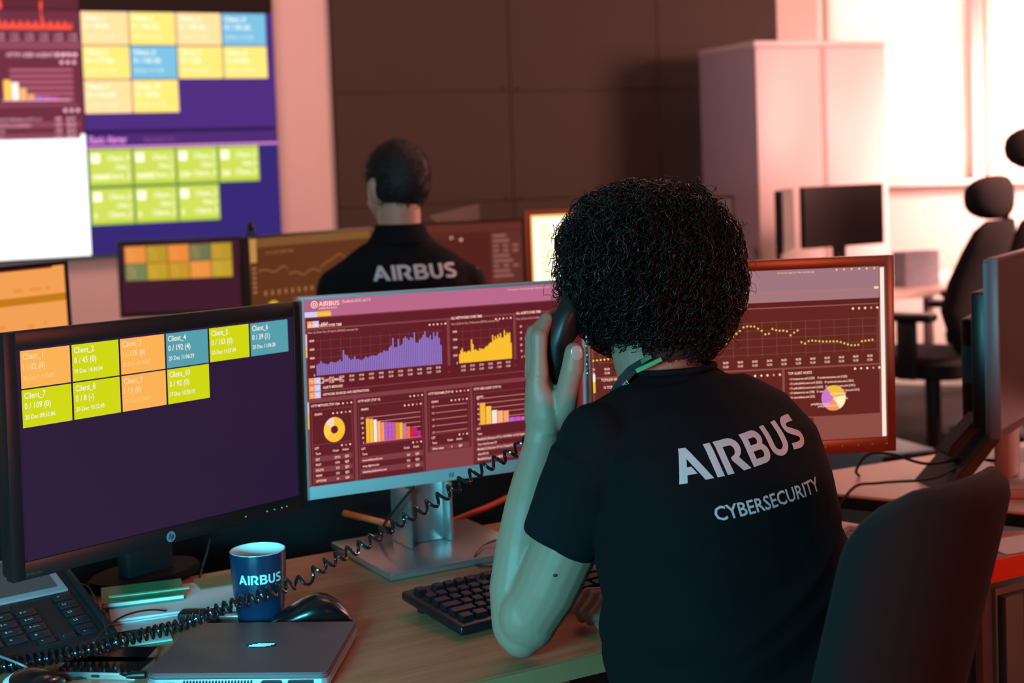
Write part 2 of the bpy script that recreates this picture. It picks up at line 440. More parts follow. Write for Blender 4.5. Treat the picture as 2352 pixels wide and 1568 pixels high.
def f_rl(s):
    s.rect(-W2, -H2, W2, H2, glow(50, 38, 118, 1.0), 0); s.rect(-W2, H2 - 58, W2, H2, glow(78, 42, 118), 1)
    s.text('Elastic Alerter', -W2 + 12, H2 - 46, 34, glow(240, 150, 235, 1.1), 2, .02, .62)
    s.text('Next check in 15s', -W2 + 265, H2 - 42, 20, glow(160, 90, 170), 2, .0, .7)
    s.rect(-W2, H2 - 70, W2, H2 - 60, glow(232, 150, 220), 2)
    g1, g2 = glow(176, 206, 40, 1.0), glow(206, 222, 90, 1.05)
    for r in range(2):
        for c in range(4 - r):
            a = -W2 + 5 + c * 205; b = H2 - 74 - r * 181
            s.rect(a, b - 174, a + 200, b, g1, 2); s.rect(a + 6, b - 162, a + 194, b - 8, g2, 3)
            s.rect(a + 12, b - 64, a + 52, b - 20, glow(255, 255, 225, 1.2), 4)
            for q, wd in enumerate((100, 70, 106)):
                s.text('Client_%d' % (q + c), a + 190, b - 54 - q * 42, 24, glow(250, 252, 205, 1.1), 4, .025, wd / 112, 'R')
            s.text(['100000', '100000', '1234', '250', '5', '0', '0'][r * 4 + c], a + 14, b - 142, 25, glow(255, 255, 215, 1.15), 4, .03, .75)
t, M = disp(0, 1, 'upper right video wall display with yellow and blue client tiles'); dsheet(t, M, f_ru)
t, M = disp(0, 0, 'lower right video wall display with rows of green tiles'); dsheet(t, M, f_rl)
def f_lu(s):
    bg, band, ln = glow(112, 46, 66), glow(146, 74, 96), glow(196, 104, 128)
    s.rect(-W2, -H2, W2, H2, bg, 0)
    z = H2; red = glow(255, 80, 60, 1.2); pk = glow(255, 190, 210, 1.1)
    xs = np.linspace(80, W2 - 40, 60)
    for k, x in enumerate(xs):
        h = 14 + 26 * abs(math.sin(k * .55)) * (1.8 if k in (3, 4, 5, 36, 37) else 1) + (46 if k in (36,) else 0)
        s.rect(x, H2 - 88, x + 5, H2 - 88 + h, red, 2)
    for k in range(6): s.text('11:0%d' % k, 90 + k * 64, H2 - 118, 12, pk, 2); s.text('12-20', 88 + k * 64, H2 - 138, 12, pk, 2)
    s.rect(-W2, H2 - 178, W2, H2 - 142, band, 1)
    s.text('HTTP USER AGENT (TOP 10)', W2 - 330, H2 - 212, 17, pk, 2, .02)
    for q in range(4): s.dot(W2 - 110 + q * 28, H2 - 202, 9, pk, 2)
    for q in range(3): s.dot(W2 - 90 + q * 28, H2 - 238, 9, pk, 2)
    for q in range(6): s.rect(-W2 + 600, H2 - 280 - q * 27, W2 - 42, H2 - 268 - q * 27, ln, 1)
    cols = [glow(255, 200, 90, 1.2), glow(255, 240, 220, 1.3), glow(255, 190, 120), glow(255, 170, 110), glow(190, 120, 210), glow(210, 110, 220), glow(220, 90, 210)]
    for q, (cc, h) in enumerate(zip(cols, (90, 78, 52, 24, 14, 12, 10))): s.rect(W2 - 350 + q * 34, H2 - 408, W2 - 320 + q * 34, H2 - 408 + h, cc, 3)
    s.rect(W2 - 360, H2 - 414, W2 - 60, H2 - 409, pk, 3)
    s.rect(-W2, H2 - 440, W2 - 30, H2 - 428, band, 1)
    for q in range(3): s.dot(W2 - 84 + q * 28, H2 - 460, 9, pk, 2)
    for q in range(5):
        if q % 2: s.rect(-W2, H2 - 510 - q * 27, W2 - 20, H2 - 484 - q * 27, band, 1)
        s.text(['Mozilla/5.0 (Windows NT 6.1)', 'Mozilla/5.0 (compatible)', 'curl/7.35', 'Java/1.7', 'Mozilla/4.0'][q], W2 - 420, H2 - 505 - q * 27, 13, pk, 2)
        s.text(str(180 - 23 * q), W2 - 130, H2 - 505 - q * 27, 14, pk, 2, .02); s.text('Q O', W2 - 80, H2 - 505 - q * 27, 14, pk, 2, .03)
def f_ll(s):
    s.rect(-W2, -H2, W2, H2, glow(255, 255, 255, 1.5), 0)
t, M = disp(1, 1, 'upper left video wall display with a purple chart dashboard'); dsheet(t, M, f_lu)
t, M = disp(1, 0, 'lower left video wall display showing plain glaring white'); dsheet(t, M, f_ll)
for ix in (0, 1):
    t, M = disp(ix, 2, ['topmost video wall display above the yellow client tiles', 'topmost video wall display above the purple chart dashboard'][ix])
    def f_top(s, ix=ix):
        s.rect(-W2, -H2, W2, H2, glow(34, 18, 16) if ix == 0 else glow(96, 36, 48), 0)
        if ix:
            for k in (3, 4, 5, 6, 36, 37): s.rect(80 + k * 5.7, -H2, 86 + k * 5.7, -H2 + 34 + 8 * (k % 3), glow(255, 80, 60, 1.2), 1)
    dsheet(t, M, f_top)

# ------------------------------------------------------------------ white cupboard and far desk
m_cup = mat('cupboard_lacquer', rgb(204, 192, 192), .45)
cb = thing('cupboard', 'tall white double door cupboard in front of the window', 'cabinet', (1.285, 7.36, 0), math.radians(23))
CW_, CD_, CH_ = .825, .56, 1.985
m_side = mat('grey_steel_side', rgb(168, 160, 176), .5)
obj('body', MB().box(0, CW_, .022, CD_, .04, CH_ - .03, .002), m_side, cb)
obj('plinth', MB().box(.01, CW_ - .01, .05, CD_ - .02, 0, .04), m_blackm, cb)
obj('top_panel', MB().box(-.003, CW_ + .003, 0, CD_, CH_ - .03, CH_, .003), m_cup, cb)
for k in range(2):
    x0 = .004 + k * (CW_ / 2 + .012); dr = obj('door', MB().box(x0, x0 + CW_ / 2 - .02, 0, .02, .05, CH_ - .035, .003), m_cup, cb)
    obj('handle', MB().tube([(x0 + (CW_ / 2 - .05 if k == 0 else .03), -.006, .9), (x0 + (CW_ / 2 - .05 if k == 0 else .03), -.006, 1.02)], .005, 8), m_alu, dr)
obj('centre_strip', MB().box(CW_ / 2 - .014, CW_ / 2 + .014, .006, .021, .05, CH_ - .035, .002), mat('cupboard_strip', rgb(190, 160, 165), .5), cb)

m_fdesk = mat('pale_desktop', rgb(225, 205, 198), .4)
fd = thing('desk', 'white desk under the two switched off monitors in front of the cupboard', 'desk', (1.9, 6.9, 0), 0)
pl = [(1.00, 6.25), (1.92, 6.66), (2.35, 7.06), (3.3, 7.4), (3.1, 8.0), (2.15, 7.62), (1.25, 7.22), (.9, 6.9)]
obj('tabletop', MB().prism(pl, .70, .73, axis='z', bev=.003), m_fdesk, fd, world=True)
for x, y in ((1.1, 6.5), (2.0, 6.85), (3.1, 7.5), (3.0, 7.85), (1.2, 7.05)): obj('leg', MB().tube([(x, y, 0), (x, y, .70)], .025, 10), m_alu, fd, world=True)
def far_monitor(c, yaw, wd, hg, label, base):
    t = thing('monitor', label, 'monitor', (c[0], c[1] + .03, .73), yaw, 'switched off monitors on the far desk')
    M = panelM(c, yaw)
    obj('housing', MB().rprism(wd, hg, .0, .035, .006, bev=.002).xf(M), m_black, t, world=True)
    obj('screen', MB().box(-wd / 2 + .008, wd / 2 - .008, -.001, .0, -hg / 2 + .012, hg / 2 - .008).xf(M), mat('off_screen', rgb(26, 20, 18), .35), t, world=True)
    obj('neck', MB().box(-.035, .035, .036, .06, -hg / 2 - .06, 0.02, .004).xf(M), m_black, t, world=True)
    obj('base', MB().rprism(.22, .16, 0, .012, .02).xf(Matrix.Rotation(PI / 2, 4, 'X')).xf(Matrix.Translation((0, .04, .012))), m_black, t)
    return t
far_monitor((1.625, 6.93, 1.087), math.radians(25.7), .487, .298, 'switched off black monitor facing the camera on the far desk', 0)
far_monitor((1.345, 6.90, 1.075), math.radians(72), .46, .30, 'switched off black monitor seen nearly edge-on left of the other on the far desk', 0)
# slim slanted back of another screen, and the document box
sl = thing('laptop', 'slim dark laptop lid leaning beside the edge-on far monitor', 'laptop', (1.22, 6.68, .73), math.radians(75))
obj('lid', MB().box(-.15, .15, -.004, .004, .0, .235, .003).xf(Matrix.Rotation(math.radians(-12), 4, 'X')).xf(Matrix.Translation((0, .02, .014))), m_black, sl)
obj('base', MB().box(-.15, .15, -.20, .02, 0, .014, .004), m_alu, sl)
single('document_box', 'grey mottled document box standing on the far desk', 'box', MB().box(-.15, .055, -.05, .05, 0, .17, .003), mat('grey_mottled_card', rgb(150, 152, 165), .7, nscale=45, namt=.25), (2.02, 6.98, .73), math.radians(23))
# ================================================================== desks
def at(x, y, Y):
    """point at distance Y in front of the camera on the line through photo position x, y"""
    d = fw + rr * ((x - 1176) / 3267) + uu * ((784 - 233 - y) / 3267)
    return CAM + d * (Y / d.y)
def onz(x, y, z=.73):
    d = fw + rr * ((x - 1176) / 3267) + uu * ((784 - 233 - y) / 3267)
    return CAM + d * ((z - CAM.z) / d.z)
def wood(name, c1, c2, ang, rough=.33):
    m = bpy.data.materials.new(name); m.use_nodes = True; nt = m.node_tree; b = nt.nodes['Principled BSDF']
    tc = nt.nodes.new('ShaderNodeTexCoord'); mp = nt.nodes.new('ShaderNodeMapping'); mp.inputs['Rotation'].default_value = (0, 0, -ang); mp.inputs['Scale'].default_value = (2.2, 34, 34)
    n = nt.nodes.new('ShaderNodeTexNoise'); n.inputs['Scale'].default_value = 2.2; n.inputs['Detail'].default_value = 8; n.inputs['Roughness'].default_value = .62; n.inputs['Distortion'].default_value = .6
    cr = nt.nodes.new('ShaderNodeValToRGB'); cr.color_ramp.elements[0].color = c1; cr.color_ramp.elements[1].color = c2
    cr.color_ramp.elements[0].position = .35; cr.color_ramp.elements[1].position = .68
    nt.links.new(tc.outputs['Object'], mp.inputs['Vector']); nt.links.new(mp.outputs[0], n.inputs['Vector']); nt.links.new(n.outputs['Fac'], cr.inputs[0]); nt.links.new(cr.outputs[0], b.inputs['Base Color'])
    b.inputs['Roughness'].default_value = rough
    return m
DA = math.radians(29)
m_wood = wood('beech_desktop', rgb(160, 106, 74), rgb(188, 130, 92), DA)
m_edge = mat('beech_edge_band', rgb(176, 130, 90), .5, nscale=30, namt=.1)
m_steel = mat('brushed_silver', rgb(196, 190, 190), .28, metal=.85)
m_silver = mat('silver_plastic', rgb(200, 188, 188), .36, metal=.1)
m_metalleg = mat('grey_metal_leg', rgb(120, 118, 120), .4, metal=.6)
m_lit_bezel = mat('red_lit_black_plastic', rgb(140, 72, 54), .32, spec=.8)  # orange-red light on the black bezel put into its colour
m_rubber = mat('black_rubber', rgb(14, 14, 15), .55)

DZ = .73
dk = thing('desk', 'beech veneered desk the woman in the black shirt leans on', 'desk', (-.1, 2.1, 0), DA)
poly = [(-1.3, 1.113), (.70, 2.2206), (.655, 2.462), (.619, 2.487), (.547, 2.56), (.33, 2.78), (.11, 2.695), (-1.64, 1.725)]
obj('tabletop', MB().prism(poly, DZ - .028, DZ, axis='z', bev=.0025), m_wood, dk, world=True)
e = MB(); p0, p1 = V((-1.3, 1.113, 0)), V((.699, 2.220, 0)); dd = (p1 - p0).normalized(); nn = V((dd.y, -dd.x, 0))
e.prism([(p.x, p.y) for p in (p0, p0 + nn * .0015, p1 + nn * .0015, p1)], DZ - .0275, DZ - .002, axis='z')
obj('edge_band', e, m_edge, dk, world=True)
for x, y in ((-1.2, 1.3), (-1.45, 1.7), (.05, 2.55), (.64, 2.26)):
    obj('leg', MB().box(x - .025, x + .025, y - .025, y + .025, 0, DZ - .028, .003), m_metalleg, dk, world=True)
obj('cable_tray', MB().box(-.75, .25, .55, .64, .50, .505).box(-.75, .25, .64, .645, .50, .58).xf(Matrix.Translation((-.1, 2.1, 0)) @ Matrix.Rotation(DA, 4, 'Z')).xf(Matrix.Translation((.05, -.12, 0))), m_blackm, dk, world=True)

# added desk end with a loose sheet; red light on its edge painted orange
m_lit_edge = mat('red_lit_edging', rgb(235, 70, 30), .45)
sd = thing('desk_end', 'added right end of the beech desk, red light painted on its edge', 'table', (.83, 2.36, 0), DA)
sp = [(.706, 2.2235), (1.05, 2.414), (1.0, 2.46), (.90, 2.42), (.70, 2.43), (.664, 2.456)]
obj('tabletop', MB().prism(sp, DZ - .026, DZ, axis='z', bev=.001), m_wood, sd, world=True)
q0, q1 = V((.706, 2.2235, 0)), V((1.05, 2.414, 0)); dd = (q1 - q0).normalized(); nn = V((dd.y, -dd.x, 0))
obj('edge_band', MB().prism([(p.x, p.y) for p in (q0, q0 + nn * .002, q1 + nn * .002, q1)], DZ - .035, DZ + .0005, axis='z'), m_lit_edge, sd, 'front edge painted orange for red light', world=True)
for x, y in ((.74, 2.28), (.97, 2.42)): obj('leg', MB().tube([(x, y, 0), (x, y, DZ - .026)], .018, 10), m_metalleg, sd, world=True)
single('paper_sheet', 'white sheet on the added right end of the beech desk', 'paper', MB().box(-.10, .02, -.05, .03, 0, .0012), mat('white_paper', rgb(220, 214, 214), .7), (.86, 2.36, DZ + .0006), DA - .15)

# white desk on the right
wd_ = thing('desk', 'pale workstation desk on the right carrying the side-on monitor and the angled phone', 'desk', (1.2, 2.8, 0), 0)
pw = [(.40, 2.875), (.908, 2.542), (1.9, 1.9), (2.5, 2.9), (2.2, 3.60), (1.0, 3.11), (.61, 2.925), (.44, 2.90)]
obj('tabletop', MB().prism(pw, DZ - .025, DZ, axis='z', bev=.002), mat('pale_laminate', rgb(222, 190, 176), .42), wd_, world=True)
obj('edge_band', MB().prism([(.4, 2.873), (.399, 2.871), (.907, 2.538), (1.899, 1.896), (1.9, 1.9), (.908, 2.542)], DZ - .027, DZ - .004, axis='z'), m_blackm, wd_, world=True)
for x, y in ((.62, 2.82), (1.5, 2.35), (2.1, 3.3)):
    obj('leg', MB().tube([(x, y, 0), (x, y, DZ - .025)], .022, 12), m_metalleg, wd_, world=True)
m_ped = mat('teal_lit_grey_steel', rgb(110, 135, 142), .45)  # grey steel with the teal light on it mixed into the colour
def pedestal(loc, rz, wd, dp, hg, label):
    t = thing('pedestal_cabinet', label, 'cabinet', loc, rz, 'steel storage units under the desks')
    obj('body', MB().box(0, wd, .018, dp, .03, hg, .004), m_ped, t)
    for k in range(3):
        z0 = .035 + k * (hg - .04) / 3; d = obj('drawer', MB().box(.004, wd - .004, 0, .017, z0, z0 + (hg - .04) / 3 - .006, .002), m_ped, t)
        obj('handle', MB().box(wd * .35, wd * .65, -.008, 0, z0 + .12, z0 + .135, .003), m_metalleg, d)
    sv = MB()
    for q in range(3): sv.box(.045 + q * .009, .049 + q * .009, -.0025, .0, .04, hg - .01)
    obj('ribs', sv, mat('ped_rib', rgb(150, 165, 170), .4), t)
pedestal((1.02, 2.53, 0), math.radians(-33), .42, .5, .64, 'steel drawer unit below the pale right hand desk')
pedestal((.79, 2.31, 0), DA, .20, .16, .66, 'steel drawer unit below the added right end of the beech desk')
single('paper_sheet', 'printed sheet on the beech desk at the woman\'s right side', 'paper', MB().box(-.09, .09, -.06, .06, 0, .001), mat('printed_paper', rgb(205, 190, 188), .7, nscale=60, namt=.15), (.545, 2.32, DZ), .3)
single('paper_sheet', 'brownish leaflet lying behind the printed sheet at the woman\'s right side', 'paper', MB().box(-.05, .05, -.035, .035, 0, .0016), mat('brown_leaflet', rgb(128, 100, 92), .6, nscale=90, namt=.5), (.575, 2.43, DZ), .9)
single('foil_wrapper', 'small shiny crumpled foil strip on the leaflet beside the woman', 'wrapper', MB().tube([(-.016, 0, .003), (-.006, .004, .005), (.004, -.002, .003), (.016, .003, .004)], [.001, .003, .0028, .001], 6), m_steel, (.575, 2.44, DZ + .0018), .4)

# ================================================================== monitors on the beech desk
m_offg = mat('screen_glass_off', rgb(8, 8, 9), .3)
def monitor(label, c, yaw, tilt, roll, wd, hg, bz, draw, style, base, group=None):
    """bz = left, right, top, bottom bezel in metres"""
    M = panelM(c, yaw, tilt, roll)
    t = thing('monitor', label, 'monitor', base, yaw, group)
    fr, sh, th = {'black': (m_black, m_black, .05), 'silver': (m_silver, m_silver, .035), 'gloss': (m_lit_bezel, m_black, .05)}[style]
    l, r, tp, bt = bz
    f = MB(); y0, y1 = 0.0, .018; bv = .0016
    f.box(-wd / 2, -wd / 2 + l, y0, y1, -hg / 2, hg / 2, bv); f.box(wd / 2 - r, wd / 2, y0, y1, -hg / 2, hg / 2, bv)
    f.box(-wd / 2 + l - .002, wd / 2 - r + .002, y0 + .0004, y1, hg / 2 - tp, hg / 2, bv); f.box(-wd / 2 + l - .002, wd / 2 - r + .002, y0 + .0004, y1, -hg / 2, -hg / 2 + bt, bv)
    obj('bezel', f.xf(M), fr, t, world=True)
    b = MB().rprism(wd - .004, hg - .004, .018, .030, .006).rprism(wd * .82, hg * .74, .030, th, .02, bev=.006)
    obj('housing', b.xf(M), sh, t, world=True)
    s = Sheet(.0035); x0, x1, z0, z1 = (-wd / 2 + l) * 1000, (wd / 2 - r) * 1000, (-hg / 2 + bt) * 1000, (hg / 2 - tp) * 1000
    draw(s, x0, z0, x1, z1); s.mb.xf(M); s.mb.xf(worldmat(t).inverted()); obj('screen', s.mb, s.mats, t)
    return t, M
# --- left monitor
lime, amber, sky = glow(208, 216, 10), glow(252, 178, 84), glow(86, 158, 172)
wt, wa = glow(246, 240, 226, 1.0), glow(255, 214, 168, 1.0)
def draw_left(s, x0, z0, x1, z1):
    s.rect(x0, z0, x1, z1, glow(44, 23, 54, 1.0), 0)
    T = [(0, 0, amber, 'Client_1', '1 / 82 (0)', '20 Dec 11:15:49', 1), (1, 0, lime, 'Client_2', '0 / 45 (0)', '19 Dec 14:36:04', 0), (2, 0, amber, 'Client_3', '1 / 175 (0)', '20 Dec 10:18:08', 1),
         (3, 0, sky, 'Client_4', '0 / 192 (4)', '20 Dec 11:06:29', 0), (4, 0, lime, 'Client_5', '0 / 153 (0)', '20 Dec 11:27:04', 0), (5, 0, sky, 'Client_6', '0 / 39 (1)', '20 Dec 11:06:28', 0),
         (0, 1, lime, 'Client_7', '0 / 109 (0)', '20 Dec 09:51:06', 0), (1, 1, lime, 'Client_8', '0 / 8 (-)', '20 Dec 10:32:45', 0), (2, 1, amber, 'Client_9', '1 / 5 (0)', '20 Dec 11:50:51', 1), (3, 1, lime, 'Client_10', '0 / 92 (0)', '17 Dec 13:20:10', 0)]
    for c, r, col, a, b, d, dim in T:
        x = -232 + c * 78; z = 141 - r * 53
        s.rect(x, z - 51, x + 75, z, col, 2)
        tw = wa if dim else wt
        s.text(a, x + 3.5, z - 12, 8.2, tw, 3, .012, .80); s.text(b, x + 3.5, z - 26, 8.2, tw, 3, .012, .80); s.text(d, x + 3.5, z - 40, 6.0, glow(255, 204, 140) if dim else wt, 3, .012 if not dim else 0, .80)
lm, ML = monitor('black framed monitor at the left showing ten numbered client tiles', (-.5117, 2.0688, 1.0213), .860, 0, .0129, .515, .335, (.019, .0145, .0235, .0245), draw_left, 'black', (-.625, 2.315, DZ))
# emblem, buttons, stand
def emblem_disc(r):
    s = Sheet(-.0006); s.dot(0, 0, r, mat('emblem_disc', rgb(150, 190, 200), .25, metal=.7), 0, 32)
    dk_ = mat('emblem_dark', rgb(30, 50, 60), .4)
    k = r / 8
    def bar(x0, z0, x1, z1, w=1.5): s.poly([(x0 * k, z0 * k), ((x0 + w) * k, z0 * k), ((x1 + w) * k, z1 * k), (x1 * k, z1 * k)], [(0, 1, 2, 3)], dk_, 2)
    bar(-4.4, -3.4, -1.6, 6.6); bar(-1.6, -3.4, -.2, 1.6); bar(-2.2, 1.6, .2, 3.0, 1.6)
    bar(.2, -6.6, 2.8, 2.8); bar(2.9, -2.8, 4.3, 2.2); bar(1.4, -3.6, 3.0, -2.6, 1.4)
    return s
es = emblem_disc(8); es.mb.xf(Matrix.Translation((-.005, 0, -.157))); es.mb.xf(ML); es.mb.xf(worldmat(lm).inverted()); obj('emblem', es.mb, es.mats, lm, 'round silver maker emblem')
for x in (.134, .176, .191, .206, .216): obj('button', MB().blob((x, -.0005, -.155), .0016, .001, .0012, nu=8, nv=6).xf(ML), m_silver, lm, world=True)
s = Sheet(-.0003); s.text('HP ZR2230w', -250 + 12, -162, 3.4, mat('dim_print', rgb(70, 66, 66), .6), 0, .0, .9); s.mb.xf(ML); s.mb.xf(worldmat(lm).inverted()); obj('model_print', s.mb, s.mats, lm)
obj('neck', MB().box(-.045, .045, -.02, .012, 0.01, .34, .006).box(-.05, .05, -.22, .0, .26, .33, .01), m_blackm, lm)
obj('base', MB().prism(arc(0, 0, .10, .065, 0, 359, 40), 0, .016, axis='z', bev=.004), mat('deep_black_plastic', rgb(7, 7, 8), .7, spec=.15), lm)

# --- middle monitor
def icons(s, x, z, n, m, sp=9.4, r=1.9):
    for k in range(n):
        if k % 5 == 1: s.dot(x - k * sp, z, r * .95, glow(222, 140, 132), 4)
        elif k % 5 == 3:
            q = r * 1.05; s.poly([(x - k * sp, z - q), (x - k * sp + q, z), (x - k * sp, z + q), (x - k * sp - q, z)], [(0, 1, 2, 3)], m, 4)
        else: s.dot(x - k * sp, z, r, m, 4)
def draw_mid(s, x0, z0, x1, z1):
    bg, pn, ln = glow(132, 62, 68), glow(98, 28, 36), glow(138, 66, 72)
    wh, pk = glow(255, 205, 190, 1.05), glow(214, 130, 124)
    s.rect(x0, z0, x1, z1, bg, 0)
    s.rect(x0, 131, x1, z1, glow(186, 104, 138), 1); s.rect(x0, 131, x0 + 24, z1, glow(150, 86, 100), 1)
    s.dot(-247, 151, 6.2, wh, 2, 20); s.dot(-247, 151, 4.6, glow(186, 104, 138), 3, 20); s.dot(-247, 151, 3.0, wh, 4, 16); s.dot(-247, 151, 1.6, glow(186, 104, 138), 5)
    vs, fs = logo2d(7.4); s.poly([(a - 239, b + 148) for a, b in vs], fs, wh, 3)
    s.text('DEFENCE & SPACE', -239, 143, 2.9, wh, 3, .01, .93); s.text('Keelback-SOC-v3.1.0', -198, 151, 5.2, wh, 3, 0, .78)
    s.text('3 hours ago to a few seconds ago refreshed every 10s', 112, 153, 3.0, wh, 3, 0, .9)
    for q in (224, 241): s.dot(q, 155, 1.4, wh, 3)
    s.rect(-265, 131, -242, 139.5, glow(210, 205, 245), 2); s.rect(-242, 131, -219, 139.5, glow(250, 186, 40), 2); s.text('FILTERING 4', -239, 133.5, 2.8, glow(255, 225, 130), 3)
    s.rect(x0 + 3, 113, x1, 129, pn, 1)
    def sw(z):
        s.rect(-260, z, -250, z + 10.5, glow(250, 160, 90), 2); s.rect(-250, z, -240, z + 10.5, glow(208, 200, 246), 2); s.dot(-255, z + 5, 1.5, wh, 3); s.dot(-245, z + 5, 1.5, glow(240, 240, 255), 3)
    sw(114); s.text('HELP', -236, 117, 4.3, wh, 3, .02, .9)
    s.rect(x0 + 3, 12, -8, 110, pn, 1); s.rect(-3, 20, 122, 110, pn, 1); s.rect(127, 20, x1 - 3, 110, pn, 1)
    for a, b, z in ((x0 - 0, -262, 0),): s.rect(-264.5, 78, -261, 104, glow(235, 190, 200), 2); s.rect(-264.5, 66, -261, 86, glow(250, 176, 50), 2)
    def chart(xa, xb, zb, zt, title, sub, hs, col, nx, ny, ylab, gap):
        s.text(title, xa - 14, zt + 22, 4.5, wh, 3, .02, .74); s.text(sub, xa - 14, zt + 12.5, 3.7, glow(235, 180, 168), 3, .0, .72)
        for k in range(nx): x = xa + 8 + (xb - xa - 16) * k / (nx - 1); s.rect(x - .25, zb, x + .25, zt + 4, ln, 2); s.text('07:%02d' % (10 * k % 60), x, zb - 7.4, 3.4, wh, 3, .02, .8, 'C'); s.text('12-20', x, zb - 14, 3.4, wh, 3, .02, .8, 'C')
        for k in range(ny): z = zb + (zt - zb) * k / (ny - 1); s.rect(xa, z - .25, xb, z + .25, ln, 2); s.text(ylab[k], xa - 3, z - 1, 3.6, wh, 3, .02, .8, 'R')
        n = len(hs); bw = (xb - xa) / n
        for k, h in enumerate(hs): s.rect(xa + k * bw, zb, xa + (k + 1) * bw - gap * bw, zb + h, col, 3)
    r1 = random.Random(3)
    base = [14, 15, 18, 15, 14, 14, 14, 15, 16, 15, 14, 16, 17, 15, 29, 24, 22, 18, 16, 17, 20, 17, 16, 15, 15, 17, 18, 17, 18, 18, 19, 18, 19, 20, 22, 21, 24, 24, 24, 28, 29, 40, 27, 28, 38, 29, 31, 38, 40, 37, 35, 38, 37, 44, 31, 31, 34, 36, 40, 45, 37, 36, 39, 33, 43, 38, 42, 34, 26]
    hs = [b * 1.28 + r1.uniform(-1, 1) for b in base for _ in (0,)]
    chart(-246, -18, 36, 92, 'SEARCH EVENTS OVER TIME', 'View | Q Zoom Out | O Search (1892422) count per 5m', hs, glow(150, 122, 208), 13, 5, ['0', '2000', '4000', '6000', '8000'], .28)
    yb = [14, 19, 22, 16, 17, 15, 17, 18, 16, 34, 27, 18, 19, 17, 16, 20, 18, 19, 18, 20, 22, 22, 25, 27, 27, 38, 30, 36, 32, 38, 34, 40, 33, 33, 44, 36, 40, 38, 40, 24]
    chart(14, 118, 34, 88, 'ALL NETWORKS OVER TIME', 'View | Q Zoom Out | O Networks (287764) count per 30m', [v * 1.15 for v in yb], glow(250, 190, 44), 6, 5, ['0', '2500', '5000', '7500', '9000'], 0)
    rb = [4, 8, 26, 10, 16, 12, 20, 26, 30, 33, 22, 14, 20, 46, 18, 14, 24, 16, 12, 20, 26, 12, 10, 8]
    chart(142, 222, 34, 88, 'ALL ALERTS OVER TIME', 'View | Q Zoom Out | O Alerts (221) count per 5m', rb, glow(250, 96, 74), 4, 6, ['0', '10', '20', '30', '40', '50'], 0)
    icons(s, -11, 104, 5, wh, 7.4, 1.8); icons(s, 117, 105, 5, wh, 7.4, 1.8); icons(s, 250, 105, 5, wh, 7.4, 1.8)
    for z in (-1, 10.5, 22):
        s.rect(x0 + 3, z, x1 - 3, z + 10, pn, 1)
    for z, tx in ((-1.0, 'NETWORK SOURCES AND DESTINATIONS'), (10.5, 'ALERTS MESSAGES'), (22, 'ALERTS SUMMARY')):
        sw(z); s.text(tx, -236, z + 3, 4.0, wh, 3, .02, .74)
    s.rect(x0 + 1, -50, x0 + 3.5, -14, glow(250, 176, 50), 2); s.rect(x0 + 1, -24, x0 + 3.5, -6, glow(235, 190, 200), 3)
    # lower row panels
    def panel(xa, xb, zb, title):
        s.rect(xa, zb, xb, -8, pn, 1); s.text(title, xa + 3, -15, 4.0, wh, 3, .02, .74)
        for q in ((xa + 3, zb, xa + 3.8, -20), (xb - 3.8, zb, xb - 3, -20), (xa + 3, -20.8, xb - 3, -20)): s.rect(*q, ln, 2)
        s.text('GRAPH', xa + 8, -29, 3.6, wh, 3, .02, .8)
    panel(-260, -183, z0 + 0, 'HTTP METHOD (TOP 10)'); panel(-178, -54, z0, 'HTTP HOST (TOP 10)'); panel(-49, 34, -112, 'HTTP FILENAME (TOP 10)'); panel(38, 160, z0, 'HTTP USER AGENT (TOP 10)'); panel(165, x1 - 3, z0, 'HTTP REFERER (TOP 10)')
    for xe in (-187, -58, 30): icons(s, xe, -13.5, 4, wh, 7.4, 1.7); icons(s, xe - 3, -28, 5, wh, 7.4, 1.7)
    # donut
    cx, cz = -218, -55
    def wedge(a0, a1, col, lay): s.poly(arc(cx, cz, 18.5, 20.5, a0, a1, max(3, int((a1 - a0) / 8))) + [(cx, cz)], [tuple(range(max(3, int((a1 - a0) / 8)) + 2))], col, lay)
    wedge(-140, 90, glow(250, 192, 56), 3); wedge(90, 145, glow(255, 214, 190), 3); wedge(145, 220, glow(252, 206, 84), 3); s.dot(cx, cz, 6.4, pn, 4, 20)
    # host bars
    for k in range(6): z = -42 - k * 8.2; s.rect(-162, z, -62, z + 1.1, pk, 2); s.text('%d' % (150 - 30 * k), -166, z - 1, 3.2, wh, 3, .02, .8, 'R')
    cols = [(250, 186, 44), (250, 190, 60), (255, 232, 214), (250, 178, 124), (246, 150, 96), (176, 96, 196), (188, 92, 190), (200, 90, 176), (222, 150, 40), (250, 190, 30), (200, 120, 190), (236, 124, 60), (216, 32, 60), (170, 40, 130), (200, 40, 130)]
    hh = [40, 39, 37, 33, 31, 31, 30, 29, 28, 27, 24, 19, 18, 16, 9]
    for k, (c, h) in enumerate(zip(cols, hh)): s.rect(-162 + k * 6.7, -83, -162 + k * 6.7 + 6.0, -83 + h, glow(*c), 4)
    s.rect(-164, -84.5, -61, -83, glow(220, 90, 110), 4)
    for k in range(5): z = -36 - k * 11; s.rect(-34, z, 27, z + 1.1, pk, 2); s.text('1.0', -36, z - 1, 3.2, wh, 3, .02, .8, 'R')
    for k in range(6): z = -31 - k * 8.8; s.rect(54, z, 156, z + 1.1, pk, 2); s.text('%d' % (100 - 20 * k), 51, z - 1, 3.2, wh, 3, .02, .8, 'R')
